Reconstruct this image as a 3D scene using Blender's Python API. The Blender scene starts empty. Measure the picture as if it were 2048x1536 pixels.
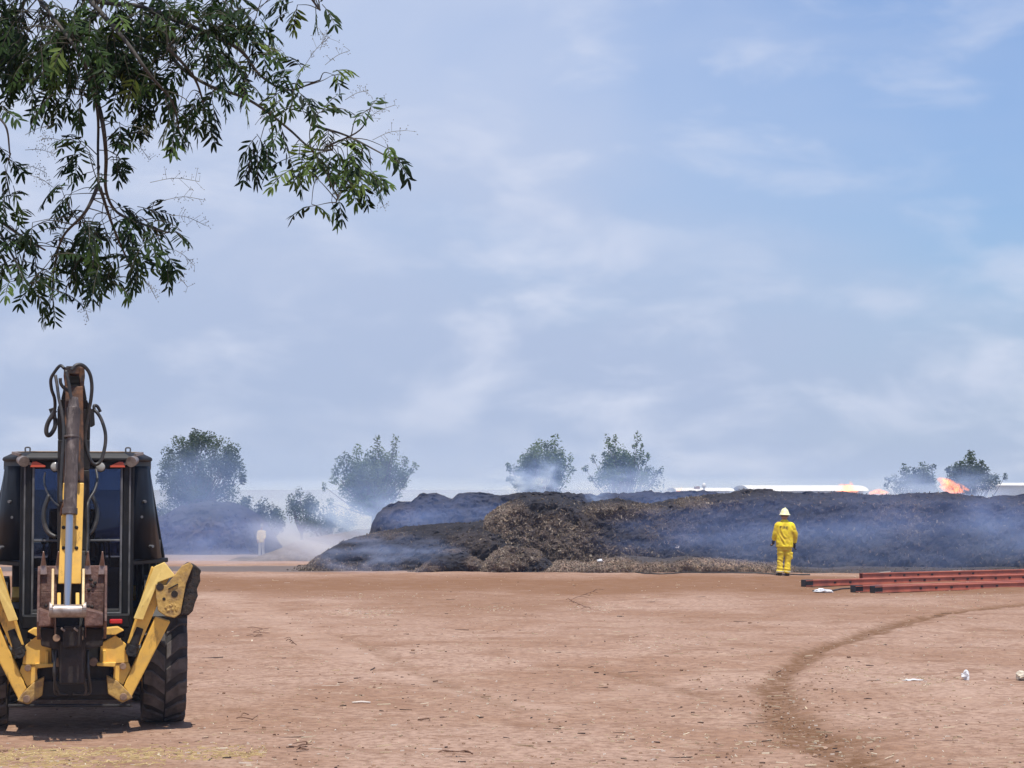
import bpy, bmesh, math, random
import numpy as np
from mathutils import Vector, Matrix, noise, bvhtree
R = math.radians
rnd = random.Random(7)
scn = bpy.context.scene
COL = scn.collection

# ------------------------------------------------------------------ camera
F = 3989.0                      # focal length in pixels of the 2048 px wide frame
CAM_H = 2.4
PITCH = math.atan(209.0 / F)
camd = bpy.data.cameras.new("camera")
camd.sensor_width = 36.0
camd.lens = 36.0 * F / 2048.0
camd.clip_start = 0.1
camd.clip_end = 8000.0
cam = bpy.data.objects.new("camera", camd)
COL.objects.link(cam)
cam.location = (0, 0, CAM_H)
cam.rotation_euler = (R(90) + PITCH, 0, 0)
scn.camera = cam

# ------------------------------------------------------------------ exposure / cycles
scn.view_settings.view_transform = 'Standard'
scn.view_settings.look = 'None'
scn.view_settings.exposure = 0.0
scn.view_settings.gamma = 1.0
scn.view_settings.use_curve_mapping = False
cy = scn.cycles
cy.max_bounces = 8
cy.diffuse_bounces = 2
cy.glossy_bounces = 3
cy.transmission_bounces = 6
cy.transparent_max_bounces = 24
cy.volume_bounces = 1
cy.volume_step_rate = 1.0
cy.volume_max_steps = 256
cy.sample_clamp_indirect = 6.0
cy.use_denoising = True

# ------------------------------------------------------------------ sun
SUN_EL, SUN_AZ = R(71), R(16)   # azimuth: to the right of straight behind the camera
sdir = Vector((math.cos(SUN_EL) * math.sin(SUN_AZ), -math.cos(SUN_EL) * math.cos(SUN_AZ), math.sin(SUN_EL)))
sund = bpy.data.lights.new("sun", 'SUN')
sund.energy = 4.9
sund.angle = R(0.53)
sund.color = (1.0, 0.955, 0.88)
sun = bpy.data.objects.new("sun", sund)
COL.objects.link(sun)
sun.location = sdir * 50
sun.rotation_euler = sdir.to_track_quat('Z', 'Y').to_euler()

# ------------------------------------------------------------------ world: sky texture with thin cloud
world = bpy.data.worlds.new("World")
scn.world = world
world.use_nodes = True
wt = world.node_tree
wt.nodes.clear()
def wn(t, **kw):
    n = wt.nodes.new(t)
    for k, v in kw.items():
        setattr(n, k, v)
    return n
wl = wt.links.new
sky = wn('ShaderNodeTexSky', sky_type='NISHITA', sun_disc=False)
sky.sun_elevation = SUN_EL
sky.sun_rotation = math.pi - SUN_AZ
sky.air_density = 1.3
sky.dust_density = 0.6
sky.ozone_density = 2.2
bg1 = wn('ShaderNodeBackground')
bg1.inputs['Strength'].default_value = 0.105
stint = wn('ShaderNodeMix', data_type='RGBA', blend_type='MULTIPLY')
stint.inputs['Factor'].default_value = 1.0
stint.inputs['B'].default_value = (0.60, 0.86, 1.28, 1)
wl(sky.outputs[0], stint.inputs['A'])
wl(stint.outputs['Result'], bg1.inputs['Color'])
tc = wn('ShaderNodeTexCoord')
def wnoise(scale, loc, detail, dist, rot=(0, 0, 0)):
    mp = wn('ShaderNodeMapping')
    mp.inputs['Scale'].default_value = scale
    mp.inputs['Location'].default_value = loc
    mp.inputs['Rotation'].default_value = rot
    wl(tc.outputs['Generated'], mp.inputs['Vector'])
    nz = wn('ShaderNodeTexNoise')
    nz.inputs['Scale'].default_value = 1.0
    nz.inputs['Detail'].default_value = detail
    nz.inputs['Roughness'].default_value = 0.52
    nz.inputs['Distortion'].default_value = dist
    wl(mp.outputs[0], nz.inputs['Vector'])
    return nz.outputs['Fac']
def wramp(sock, a, b, lo, hi):
    m = wn('ShaderNodeMapRange', interpolation_type='SMOOTHSTEP')
    m.inputs['From Min'].default_value = a
    m.inputs['From Max'].default_value = b
    m.inputs['To Min'].default_value = lo
    m.inputs['To Max'].default_value = hi
    wl(sock, m.inputs['Value'])
    return m.outputs[0]
def wmath(op, a, b):
    m = wn('ShaderNodeMath', operation=op)
    for i, s in enumerate((a, b)):
        if isinstance(s, (int, float)):
            m.inputs[i].default_value = s
        else:
            wl(s, m.inputs[i])
    return m.outputs[0]
sep = wn('ShaderNodeSeparateXYZ')
wl(tc.outputs['Generated'], sep.inputs[0])
# broad veil: thick low down, opening to blue high up and to the right
broad = wnoise((5, 3, 12), (3.1, 0.4, 1.7), 3, 0.3)
tilt = wmath('ADD', wmath('MULTIPLY', sep.outputs['Z'], -1.15), wmath('MULTIPLY', sep.outputs['X'], -0.75))
veil = wramp(wmath('ADD', wmath('MULTIPLY', broad, 0.45), tilt), -0.30, 0.14, 0.22, 0.97)
# thin brighter streaks
fine = wnoise((13, 8, 30), (2.3, 2.0, 9.2), 5, 0.25, (0, 0.30, 0))
patch = wnoise((5, 3, 9), (1.3, 6.0, 2.2), 3, 0.2, (0, 0.25, 0))
streak = wmath('MULTIPLY', wramp(fine, 0.43, 0.73, 0.0, 0.82), wramp(patch, 0.32, 0.62, 0.35, 1.0))
bgv = wn('ShaderNodeBackground')
vmix = wn('ShaderNodeMix', data_type='RGBA')
vmix.inputs['A'].default_value = (0.425, 0.515, 0.725, 1)
vmix.inputs['B'].default_value = (0.545, 0.630, 0.835, 1)
wl(wramp(sep.outputs['Z'], 0.02, 0.24, 0.0, 1.0), vmix.inputs['Factor'])
wl(vmix.outputs['Result'], bgv.inputs['Color'])
bgc = wn('ShaderNodeBackground')
bgc.inputs['Color'].default_value = (0.69, 0.745, 0.90, 1)
mx1 = wn('ShaderNodeMixShader')
wl(veil, mx1.inputs[0]); wl(bg1.outputs[0], mx1.inputs[1]); wl(bgv.outputs[0], mx1.inputs[2])
mx2 = wn('ShaderNodeMixShader')
wl(streak, mx2.inputs[0]); wl(mx1.outputs[0], mx2.inputs[1]); wl(bgc.outputs[0], mx2.inputs[2])
wo = wn('ShaderNodeOutputWorld')
wl(mx2.outputs[0], wo.inputs['Surface'])

# ------------------------------------------------------------------ sight lines: pixel of the 2048x1536 frame -> place in the world
C0 = Vector((0, 0, CAM_H))
def ray(px, py):
    u = (px - 1024.0) / F
    v = (768.0 - py) / F
    return Vector((u, math.cos(PITCH) - v * math.sin(PITCH), math.sin(PITCH) + v * math.cos(PITCH)))
def at(px, py, Y):
    d = ray(px, py)
    return C0 + d * (Y / d.y)
def gat(px, py, z=0.0):
    d = ray(px, py)
    t = (z - CAM_H) / d.z
    return C0 + d * t
def sstep(a, b, x):
    t = min(1.0, max(0.0, (x - a) / (b - a)))
    return t * t * (3 - 2 * t)
def fbm(p, octv=3, lac=2.0, gain=0.5):
    s = 0.0; a = 1.0
    q = Vector(p)
    for _ in range(octv):
        s += a * noise.noise(q)
        q = q * lac + Vector((3.7, 1.3, 9.1))
        a *= gain
    return s

# ------------------------------------------------------------------ tagging
def tag(o, label=None, cat=None, group=None, kind=None):
    if label: o['label'] = label
    if cat: o['category'] = cat
    if group: o['group'] = group
    if kind: o['kind'] = kind
    return o
def empty(name, loc=(0, 0, 0), rz=0.0):
    o = bpy.data.objects.new(name, None)
    COL.objects.link(o)
    o.location = loc
    o.rotation_euler = (0, 0, rz)
    o.empty_display_size = 0.2
    return o

# ------------------------------------------------------------------ materials
def mat(name, col, rough=0.8, col2=None, nscale=3.0, metal=0.0, bump=0.0, bscale=30.0, lo=0.4, hi=0.6, detail=5, spec=0.5, coat=0.0, speck=None, sscale=30, slo=.58, shi=.66, sfac=.7):
    m = bpy.data.materials.new(name)
    m.use_nodes = True
    nt = m.node_tree
    b = nt.nodes['Principled BSDF']
    b.inputs['Base Color'].default_value = (*col, 1)
    b.inputs['Roughness'].default_value = rough
    b.inputs['Metallic'].default_value = metal
    b.inputs['Specular IOR Level'].default_value = spec
    b.inputs['Coat Weight'].default_value = coat
    tcn = nt.nodes.new('ShaderNodeTexCoord')
    if col2 is not None:
        nz = nt.nodes.new('ShaderNodeTexNoise')
        nz.inputs['Scale'].default_value = nscale
        nz.inputs['Detail'].default_value = detail
        nz.inputs['Roughness'].default_value = 0.62
        nt.links.new(tcn.outputs['Object'], nz.inputs['Vector'])
        mr = nt.nodes.new('ShaderNodeMapRange')
        mr.inputs['From Min'].default_value = lo
        mr.inputs['From Max'].default_value = hi
        nt.links.new(nz.outputs['Fac'], mr.inputs['Value'])
        mx = nt.nodes.new('ShaderNodeMix')
        mx.data_type = 'RGBA'
        mx.inputs['A'].default_value = (*col, 1)
        mx.inputs['B'].default_value = (*col2, 1)
        nt.links.new(mr.outputs[0], mx.inputs['Factor'])
        last = mx.outputs['Result']
        if speck is not None:
            n2 = nt.nodes.new('ShaderNodeTexNoise')
            n2.inputs['Scale'].default_value = sscale
            n2.inputs['Detail'].default_value = 7
            n2.inputs['Roughness'].default_value = 0.7
            mp2 = nt.nodes.new('ShaderNodeMapping')
            mp2.inputs['Scale'].default_value = (1, 1, .35)
            nt.links.new(tcn.outputs['Object'], mp2.inputs['Vector'])
            nt.links.new(mp2.outputs[0], n2.inputs['Vector'])
            m2 = nt.nodes.new('ShaderNodeMapRange')
            m2.inputs['From Min'].default_value = slo
            m2.inputs['From Max'].default_value = shi
            m2.inputs['To Max'].default_value = sfac
            nt.links.new(n2.outputs['Fac'], m2.inputs['Value'])
            x2 = nt.nodes.new('ShaderNodeMix')
            x2.data_type = 'RGBA'
            x2.inputs['B'].default_value = (*speck, 1)
            nt.links.new(last, x2.inputs['A'])
            nt.links.new(m2.outputs[0], x2.inputs['Factor'])
            last = x2.outputs['Result']
        nt.links.new(last, b.inputs['Base Color'])
    if bump:
        nb = nt.nodes.new('ShaderNodeTexNoise')
        nb.inputs['Scale'].default_value = bscale
        nb.inputs['Detail'].default_value = 6
        nt.links.new(tcn.outputs['Object'], nb.inputs['Vector'])
        bp = nt.nodes.new('ShaderNodeBump')
        bp.inputs['Strength'].default_value = bump
        bp.inputs['Distance'].default_value = 0.02
        nt.links.new(nb.outputs['Fac'], bp.inputs['Height'])
        nt.links.new(bp.outputs[0], b.inputs['Normal'])
    return m
def tint_mat(name, rough=0.85, transl=0.0, spec=0.4):
    """base colour carried per face by the 'tint' attribute (each chip, straw or leaf has its own colour)"""
    m = bpy.data.materials.new(name)
    m.use_nodes = True
    nt = m.node_tree
    b = nt.nodes['Principled BSDF']
    b.inputs['Roughness'].default_value = rough
    b.inputs['Specular IOR Level'].default_value = spec
    a = nt.nodes.new('ShaderNodeAttribute')
    a.attribute_name = 'tint'
    nt.links.new(a.outputs['Color'], b.inputs['Base Color'])
    if transl:
        t = nt.nodes.new('ShaderNodeBsdfTranslucent')
        hs = nt.nodes.new('ShaderNodeMix')
        hs.data_type = 'RGBA'; hs.blend_type = 'MULTIPLY'
        hs.inputs['Factor'].default_value = 1.0
        hs.inputs['B'].default_value = (1.6, 1.9, 0.5, 1)
        nt.links.new(a.outputs['Color'], hs.inputs['A'])
        nt.links.new(hs.outputs['Result'], t.inputs['Color'])
        ms = nt.nodes.new('ShaderNodeMixShader')
        ms.inputs[0].default_value = transl
        nt.links.new(b.outputs[0], ms.inputs[1])
        nt.links.new(t.outputs[0], ms.inputs[2])
        nt.links.new(ms.outputs[0], nt.nodes['Material Output'].inputs['Surface'])
    return m

# ------------------------------------------------------------------ mesh builder
def frame_of(d, up=Vector((0, 0, 1))):
    d = Vector(d).normalized()
    if abs(d.dot(up)) > 0.98:
        up = Vector((0, 1, 0)) if abs(d.y) < 0.9 else Vector((1, 0, 0))
    s = d.cross(up).normalized()
    u = s.cross(d).normalized()
    return s, u
class MB:
    def __init__(self):
        self.v = []; self.f = []; self.t = []; self.cur = None; self.mi = []; self.m = 0
    def add(self, vs, fs, tint=None):
        o = len(self.v)
        self.v.extend(Vector(p) for p in vs)
        for q in fs:
            self.f.append(tuple(o + i for i in q))
            self.t.append(tint if tint is not None else self.cur)
            self.mi.append(self.m)
        return self
    def hexa(self, p, tint=None):          # p: 4 bottom (ccw), 4 top
        return self.add(p, [(3, 2, 1, 0), (4, 5, 6, 7), (0, 1, 5, 4), (1, 2, 6, 5), (2, 3, 7, 6), (3, 0, 4, 7)], tint)
    def box(self, c, s, rot=None, tint=None):
        hx, hy, hz = s[0] / 2, s[1] / 2, s[2] / 2
        ps = [Vector(q) for q in ((-hx, -hy, -hz), (hx, -hy, -hz), (hx, hy, -hz), (-hx, hy, -hz), (-hx, -hy, hz), (hx, -hy, hz), (hx, hy, hz), (-hx, hy, hz))]
        if rot is not None:
            ps = [rot @ q for q in ps]
        c = Vector(c)
        return self.hexa([c + q for q in ps], tint)
    def bar(self, a, b, w, h, up=Vector((0, 0, 1)), w2=None, h2=None):
        a = Vector(a); b = Vector(b)
        s, u = frame_of(b - a, Vector(up))
        w2 = w if w2 is None else w2
        h2 = h if h2 is None else h2
        def ring(c, w, h):
            return [c - s * w / 2 - u * h / 2, c + s * w / 2 - u * h / 2, c + s * w / 2 + u * h / 2, c - s * w / 2 + u * h / 2]
        return self.add(ring(a, w, h) + ring(b, w2, h2), [(0, 1, 2, 3), (7, 6, 5, 4), (0, 4, 5, 1), (1, 5, 6, 2), (2, 6, 7, 3), (3, 7, 4, 0)])
    def prism(self, pts, vec):             # planar polygon pushed along vec
        n = len(pts); vec = Vector(vec)
        vs = [Vector(p) for p in pts] + [Vector(p) + vec for p in pts]
        fs = [tuple(range(n - 1, -1, -1)), tuple(range(n, 2 * n))]
        fs += [(i, (i + 1) % n, n + (i + 1) % n, n + i) for i in range(n)]
        return self.add(vs, fs)
    def tube(self, path, r, n=8, cap=True, tint=None):
        path = [Vector(p) for p in path]
        m = len(path)
        rs = r if isinstance(r, (list, tuple)) else [r] * m
        s = u = None
        vs = []
        for i, p in enumerate(path):
            d = (path[min(i + 1, m - 1)] - path[max(i - 1, 0)])
            if d.length < 1e-9: d = Vector((0, 0, 1))
            d.normalize()
            if s is None:
                s, u = frame_of(d)
            else:
                s = (s - d * s.dot(d))
                s = s.normalized() if s.length > 1e-6 else frame_of(d)[0]
                u = s.cross(d).normalized()
            for k in range(n):
                a = 2 * math.pi * k / n
                vs.append(p + (s * math.cos(a) + u * math.sin(a)) * rs[i])
        fs = []
        for i in range(m - 1):
            for k in range(n):
                k2 = (k + 1) % n
                fs.append((i * n + k, i * n + k2, (i + 1) * n + k2, (i + 1) * n + k))
        if cap:
            fs.append(tuple(range(n - 1, -1, -1)))
            fs.append(tuple((m - 1) * n + k for k in range(n)))
        return self.add(vs, fs, tint)
    def cyl(self, a, b, r, r2=None, n=20):
        return self.tube([a, b], [r, r if r2 is None else r2], n)
    def ball(self, c, r, nu=10, nv=7, sc=(1, 1, 1), tint=None):
        c = Vector(c)
        vs = [c + Vector((0, 0, -r * sc[2]))]
        for j in range(1, nv):
            t = -math.pi / 2 + math.pi * j / nv
            for i in range(nu):
                a = 2 * math.pi * i / nu
                vs.append(c + Vector((r * sc[0] * math.cos(t) * math.cos(a), r * sc[1] * math.cos(t) * math.sin(a), r * sc[2] * math.sin(t))))
        vs.append(c + Vector((0, 0, r * sc[2])))
        fs = []
        for i in range(nu):
            fs.append((0, 1 + (i + 1) % nu, 1 + i))
            fs.append((len(vs) - 1, 1 + (nv - 2) * nu + i, 1 + (nv - 2) * nu + (i + 1) % nu))
        for j in range(nv - 2):
            for i in range(nu):
                i2 = (i + 1) % nu
                fs.append((1 + j * nu + i, 1 + j * nu + i2, 1 + (j + 1) * nu + i2, 1 + (j + 1) * nu + i))
        return self.add(vs, fs, tint)
    def build(self, name, material, parent=None, bevel=0.0, smooth=False, recalc=True, loc=None):
        me = bpy.data.meshes.new(name)
        me.from_pydata([tuple(p) for p in self.v], [], self.f)
        mats = material if isinstance(material, (list, tuple)) else [material]
        for m in mats:
            me.materials.append(m)
        if len(mats) > 1:
            me.polygons.foreach_set('material_index', self.mi)
        if any(t is not None for t in self.t):
            at_ = me.attributes.new('tint', 'FLOAT_COLOR', 'CORNER')
            arr = []
            for q, t in zip(self.f, self.t):
                t = t or (0.1, 0.1, 0.1)
                arr.extend((t[0], t[1], t[2], 1.0) * len(q))
            at_.data.foreach_set('color', arr)
        if recalc:
            bm = bmesh.new(); bm.from_mesh(me)
            bmesh.ops.recalc_face_normals(bm, faces=bm.faces)
            bm.to_mesh(me); bm.free()
        if smooth:
            me.polygons.foreach_set('use_smooth', [True] * len(me.polygons))
        o = bpy.data.objects.new(name, me)
        COL.objects.link(o)
        if parent is not None:
            o.parent = parent
        if loc is not None:
            o.location = loc
        if bevel:
            bv = o.modifiers.new('bevel', 'BEVEL')
            bv.width = bevel; bv.segments = 2; bv.limit_method = 'ANGLE'; bv.angle_limit = R(35)
        return o
def curve_pts(pts, n=8):
    """smooth Catmull-Rom path through pts"""
    P = [Vector(p) for p in pts]
    P = [P[0] * 2 - P[1]] + P + [P[-1] * 2 - P[-2]]
    out = []
    for i in range(1, len(P) - 2):
        a, b, c, d = P[i - 1], P[i], P[i + 1], P[i + 2]
        for k in range(n):
            t = k / n
            out.append(0.5 * ((2 * b) + (c - a) * t + (2 * a - 5 * b + 4 * c - d) * t * t + (3 * b - a - 3 * c + d) * t ** 3))
    out.append(P[-2])
    return out
def bake_mods(o):
    dg = bpy.context.evaluated_depsgraph_get()
    me = bpy.data.meshes.new_from_object(o.evaluated_get(dg))
    old = o.data
    o.modifiers.clear()
    o.data = me
    bpy.data.meshes.remove(old)
    return o
# ================================================================== GROUND
def zg(x, y):
    z = -1.0 * sstep(60, 100, y)
    n = 0.05 * noise.noise(Vector((x * 0.22, y * 0.22, 1.0))) + 0.022 * noise.noise(Vector((x * 0.9, y * 0.9, 4.0)))
    n += 0.010 * noise.noise(Vector((x * 3.1, y * 3.1, 8.0)))
    k = 1.0 - sstep(100, 180, math.hypot(x, y))
    return z + n * k - 0.005
def axis(fine0, fine1, step, lim0, lim1, g=1.35):
    a = list(np.arange(fine0, fine1 + 1e-6, step))
    s = step; p = fine0; lo = []
    while p > lim0:
        s *= g; p -= s; lo.append(p)
    s = step; p = a[-1]; hi = []
    while p < lim1:
        s *= g; p += s; hi.append(p)
    return lo[::-1] + a + hi
# wet, churned wheel track: traced on the ground, measured in metres there
TRACK = [(gat(px, py), w) for px, py, w in ((2060, 1206, .22), (1960, 1217, .2), (1880, 1228, .24), (1800, 1246, .26), (1700, 1275, .20), (1620, 1308, .20), (1568, 1342, .20), (1548, 1372, .22), (1558, 1410, .30), (1592, 1452, .34), (1650, 1492, .38), (1740, 1530, .4), (1850, 1590, .42))]
TRACK2 = [(gat(px, py), w) for px, py, w in ((1180, 1330, .10), (1260, 1348, .14), (1340, 1370, .16), (1420, 1392, .14), (1500, 1402, .1))]
TRACK3 = [(gat(px, py), w) for px, py, w in ((1560, 1487, .10), (1700, 1480, .12), (1800, 1473, .1))]
WORN = [(gat(px, py), w) for px, py, w in ((400, 1178, .5), (520, 1226, .5), (640, 1284, .42), (780, 1338, .36), (950, 1388, .32), (1100, 1420, .3))]
WORN2 = [(gat(px, py), w) for px, py, w in ((1180, 1395, .3), (1400, 1350, .35), (1640, 1338, .4), (1800, 1362, .4), (2080, 1430, .4))]
SCUFF = [(gat(px, py), w) for px, py, w in ((690, 1268, .12), (780, 1320, .12), (900, 1370, .10), (1040, 1420, .1))]
def seg_d(p, tr, wob):
    best = 0.0
    for (a, wa), (b, wb) in zip(tr[:-1], tr[1:]):
        dx, dy = b.x - a.x, b.y - a.y
        t = max(0.0, min(1.0, ((p[0] - a.x) * dx + (p[1] - a.y) * dy) / (dx * dx + dy * dy)))
        d = math.hypot(p[0] - a.x - dx * t, p[1] - a.y - dy * t)
        w = (wa + (wb - wa) * t) * (1.0 + wob)
        best = max(best, 1.0 - sstep(w * 0.45, w * 1.35, d))
    return best
gx = axis(-13.5, 16.5, 0.12, -2500, 2500)
gy = axis(15.5, 62.0, 0.15, -300, 4500)
nx, ny = len(gx), len(gy)
gv = []; ga = []; gb = []; gc = []; gw = []; gfar = []
for y in gy:
    for x in gx:
        z = zg(x, y)
        tk = bd = ash = wn_ = 0.0
        if 15 < y < 64 and -14 < x < 18:
            wob = 0.75 * noise.noise(Vector((x * 1.3, y * 1.3, 2.2))) + 0.3 * noise.noise(Vector((x * 5, y * 5, 3)))
            if x > 0.5:
                tk = seg_d((x, y), TRACK, wob)
                tk = max(tk, 0.5 * seg_d((x, y), TRACK2, wob), 0.4 * seg_d((x, y), TRACK3, wob))
            if y < 46: wn_ = max(seg_d((x, y), WORN, wob * 1.4), .8 * seg_d((x, y), WORN2, wob * 1.4))
            if x < 2 and y < 38: tk = max(tk, .45 * seg_d((x, y), SCUFF, wob))
            z -= 0.035 * tk - 0.02 * noise.noise(Vector((x * 4, y * 4, 6))) * tk
            e = 1.6 * noise.noise(Vector((x * 0.35, y * 0.35, 5.2))) + 0.5 * noise.noise(Vector((x * 1.6, y * 1.6, 5.2)))
            bd = sstep(43.5, 47.5, y + e) * (1 - sstep(53.0, 57.0, y + e * 1.3))
            bd = max(bd, 0.55 * sstep(30, 40, y + 3 * e) * sstep(0.15, 0.6, noise.noise(Vector((x * 0.22, y * 0.12, 9.4))) + 0.15))
        if y > 54 and y < 66:
            ash = sstep(57.6, 58.6, y + 0.5 * noise.noise(Vector((x * .8, y, 7)))) * (1 - sstep(61.5, 63, y))
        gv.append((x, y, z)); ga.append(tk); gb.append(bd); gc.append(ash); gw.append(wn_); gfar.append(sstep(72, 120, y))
gf = [(j * nx + i, j * nx + i + 1, (j + 1) * nx + i + 1, (j + 1) * nx + i) for j in range(ny - 1) for i in range(nx - 1)]
gm = bpy.data.meshes.new("ground")
gm.from_pydata(gv, [], gf)
for nm, arr in (('track', ga), ('band', gb), ('ash', gc), ('worn', gw), ('far', gfar)):
    a_ = gm.attributes.new(nm, 'FLOAT', 'POINT')
    a_.data.foreach_set('value', arr)
gm.polygons.foreach_set('use_smooth', [True] * len(gm.polygons))
ground = bpy.data.objects.new("ground", gm)
COL.objects.link(ground)
tag(ground, "dry pinkish brown dirt lot with a dark curved track", "ground", kind='structure')
M_GROUND = bpy.data.materials.new("dry_dirt")
M_GROUND.use_nodes = True
nt = M_GROUND.node_tree
pb = nt.nodes['Principled BSDF']
pb.inputs['Roughness'].default_value = 0.95
pb.inputs['Specular IOR Level'].default_value = 0.15
tcn = nt.nodes.new('ShaderNodeTexCoord')
def gnoise(scale, detail, rough=0.6, dist=0.0, sc=None, rot=0.0):
    nz = nt.nodes.new('ShaderNodeTexNoise')
    nz.inputs['Scale'].default_value = scale
    nz.inputs['Detail'].default_value = detail
    nz.inputs['Roughness'].default_value = rough
    nz.inputs['Distortion'].default_value = dist
    src = tcn.outputs['Object']
    if sc:
        mp = nt.nodes.new('ShaderNodeMapping')
        mp.inputs['Scale'].default_value = sc
        mp.inputs['Rotation'].default_value = (0, 0, rot)
        nt.links.new(src, mp.inputs['Vector'])
        src = mp.outputs[0]
    nt.links.new(src, nz.inputs['Vector'])
    return nz.outputs['Fac']
def gramp(s, a, b, lo=0.0, hi=1.0):
    m = nt.nodes.new('ShaderNodeMapRange'); m.interpolation_type = 'SMOOTHSTEP'
    m.inputs['From Min'].default_value = a; m.inputs['From Max'].default_value = b
    m.inputs['To Min'].default_value = lo; m.inputs['To Max'].default_value = hi
    nt.links.new(s, m.inputs['Value'])
    return m.outputs[0]
def gmix(fac, a, b, blend='MIX'):
    m = nt.nodes.new('ShaderNodeMix'); m.data_type = 'RGBA'; m.blend_type = blend
    for k, s in (('Factor', fac), ('A', a), ('B', b)):
        if isinstance(s, float): m.inputs[k].default_value = s
        elif isinstance(s, tuple): m.inputs[k].default_value = (*s, 1)
        else: nt.links.new(s, m.inputs[k])
    return m.outputs['Result']
def gmul(a, b):
    m = nt.nodes.new('ShaderNodeMath'); m.operation = 'MULTIPLY'
    for i, s in enumerate((a, b)):
        if isinstance(s, float): m.inputs[i].default_value = s
        else: nt.links.new(s, m.inputs[i])
    return m.outputs[0]
def gattr(n):
    a = nt.nodes.new('ShaderNodeAttribute'); a.attribute_name = n
    return a.outputs['Fac']
base = gmix(gramp(gnoise(0.30, 6, 0.6, 0.3), 0.38, 0.64), (0.42, 0.276, 0.202), (0.325, 0.190, 0.122))
base = gmix(gramp(gnoise(1.0, 7, 0.65, 0.4, (1.1, 1.5, 1), 0.35), 0.48, 0.68, 0, 0.8), base, (0.235, 0.125, 0.072))
base = gmix(gramp(gnoise(1.0, 6, 0.6, 0.6, (1.3, 1.7, 1), -0.5), 0.53, 0.68, 0, 0.75), base, (0.44, 0.300, 0.215))
base = gmix(gramp(gnoise(9.0, 6, 0.75), 0.38, 0.68, 0, 0.9), base, (0.205, 0.118, 0.078))
base = gmix(gramp(gnoise(38.0, 3, 0.7), 0.60, 0.72, 0, 0.45), base, (0.42, 0.31, 0.22))
base = gmix(gmul(gattr('worn'), gramp(gnoise(2.2, 6, 0.7), 0.3, 0.62, 0.0, 0.4)), base, (0.47, 0.325, 0.245))
base = gmix(gmul(gattr('band'), gramp(gnoise(1.7, 6, 0.7), 0.2, 0.6, 0.5, 0.95)), base, (0.205, 0.102, 0.050))
base = gmix(gmul(gattr('track'), gramp(gnoise(7.0, 5, 0.75), 0.33, 0.6, 0.3, 0.98)), base, (0.155, 0.078, 0.036))
base = gmix(gmul(gattr('ash'), 0.8), base, (0.10, 0.09, 0.09))
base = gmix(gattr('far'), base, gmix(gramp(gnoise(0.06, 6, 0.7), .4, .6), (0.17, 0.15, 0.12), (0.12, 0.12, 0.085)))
nt.links.new(base, pb.inputs['Base Color'])
bp = nt.nodes.new('ShaderNodeBump')
bp.inputs['Strength'].default_value = 0.55; bp.inputs['Distance'].default_value = 0.05
nt.links.new(gnoise(5.5, 8, 0.72), bp.inputs['Height'])
nt.links.new(bp.outputs[0], pb.inputs['Normal'])
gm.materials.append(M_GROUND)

# straw, chips and twigs trodden into the dirt: nobody could count them
M_TINT = tint_mat("straw_and_chips", 0.8)
def shard(mb, p, L, w, h, az, tint, tilt=0.0):
    d = Vector((math.cos(az) * math.cos(tilt), math.sin(az) * math.cos(tilt), math.sin(tilt)))
    s = Vector((-math.sin(az), math.cos(az), 0))
    a = p - d * L / 2; b = p + d * L / 2
    up = Vector((0, 0, h))
    mb.add([a - s * w / 2, b - s * w * .35, b + s * w * .35, a + s * w / 2, a - s * w / 2 + up, b - s * w * .35 + up, b + s * w * .35 + up, a + s * w / 2 + up],
           [(4, 5, 6, 7), (0, 1, 5, 4), (1, 2, 6, 5), (2, 3, 7, 6), (3, 0, 4, 7)], tint)
STRAW = [(.62, .50, .34), (.55, .42, .27), (.70, .60, .44), (.48, .36, .22), (.66, .56, .46), (.40, .29, .18)]
DARK = [(.07, .04, .03), (.10, .06, .04), (.05, .035, .03)]
sm = MB()
def scatter_px(n, fx, fy, Lr, wr, tints, az=None):
    for _ in range(n):
        px, py = fx(), fy()
        p = gat(px, py)
        if p.y > 58 or (px < 385 and 1405 < py < 1482 and rnd.random() < .85): continue
        z = zg(p.x, p.y)
        L = rnd.uniform(*Lr) * rnd.uniform(.5, 1.0)
        shard(sm, Vector((p.x, p.y, z - 0.002)), L, rnd.uniform(*wr), rnd.uniform(.004, .014), rnd.uniform(0, 6.28) if az is None else rnd.gauss(az, .5), rnd.choice(tints), rnd.uniform(-.06, .1))
U = rnd.uniform
scatter_px(2600, lambda: U(-40, 2090), lambda: 1150 + 400 * rnd.random() ** 0.9, (.012, .06), (.004, .013), STRAW)
scatter_px(380, lambda: U(-40, 2090), lambda: 1150 + 400 * rnd.random() ** 0.9, (.02, .10), (.006, .02), DARK)
scatter_px(170, lambda: U(-40, 2090), lambda: 1155 + 390 * rnd.random(), (.08, .26), (.008, .022), STRAW)
scatter_px(45, lambda: U(-40, 2090), lambda: 1170 + 370 * rnd.random(), (.12, .40), (.008, .018), DARK, 0.0)
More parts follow.
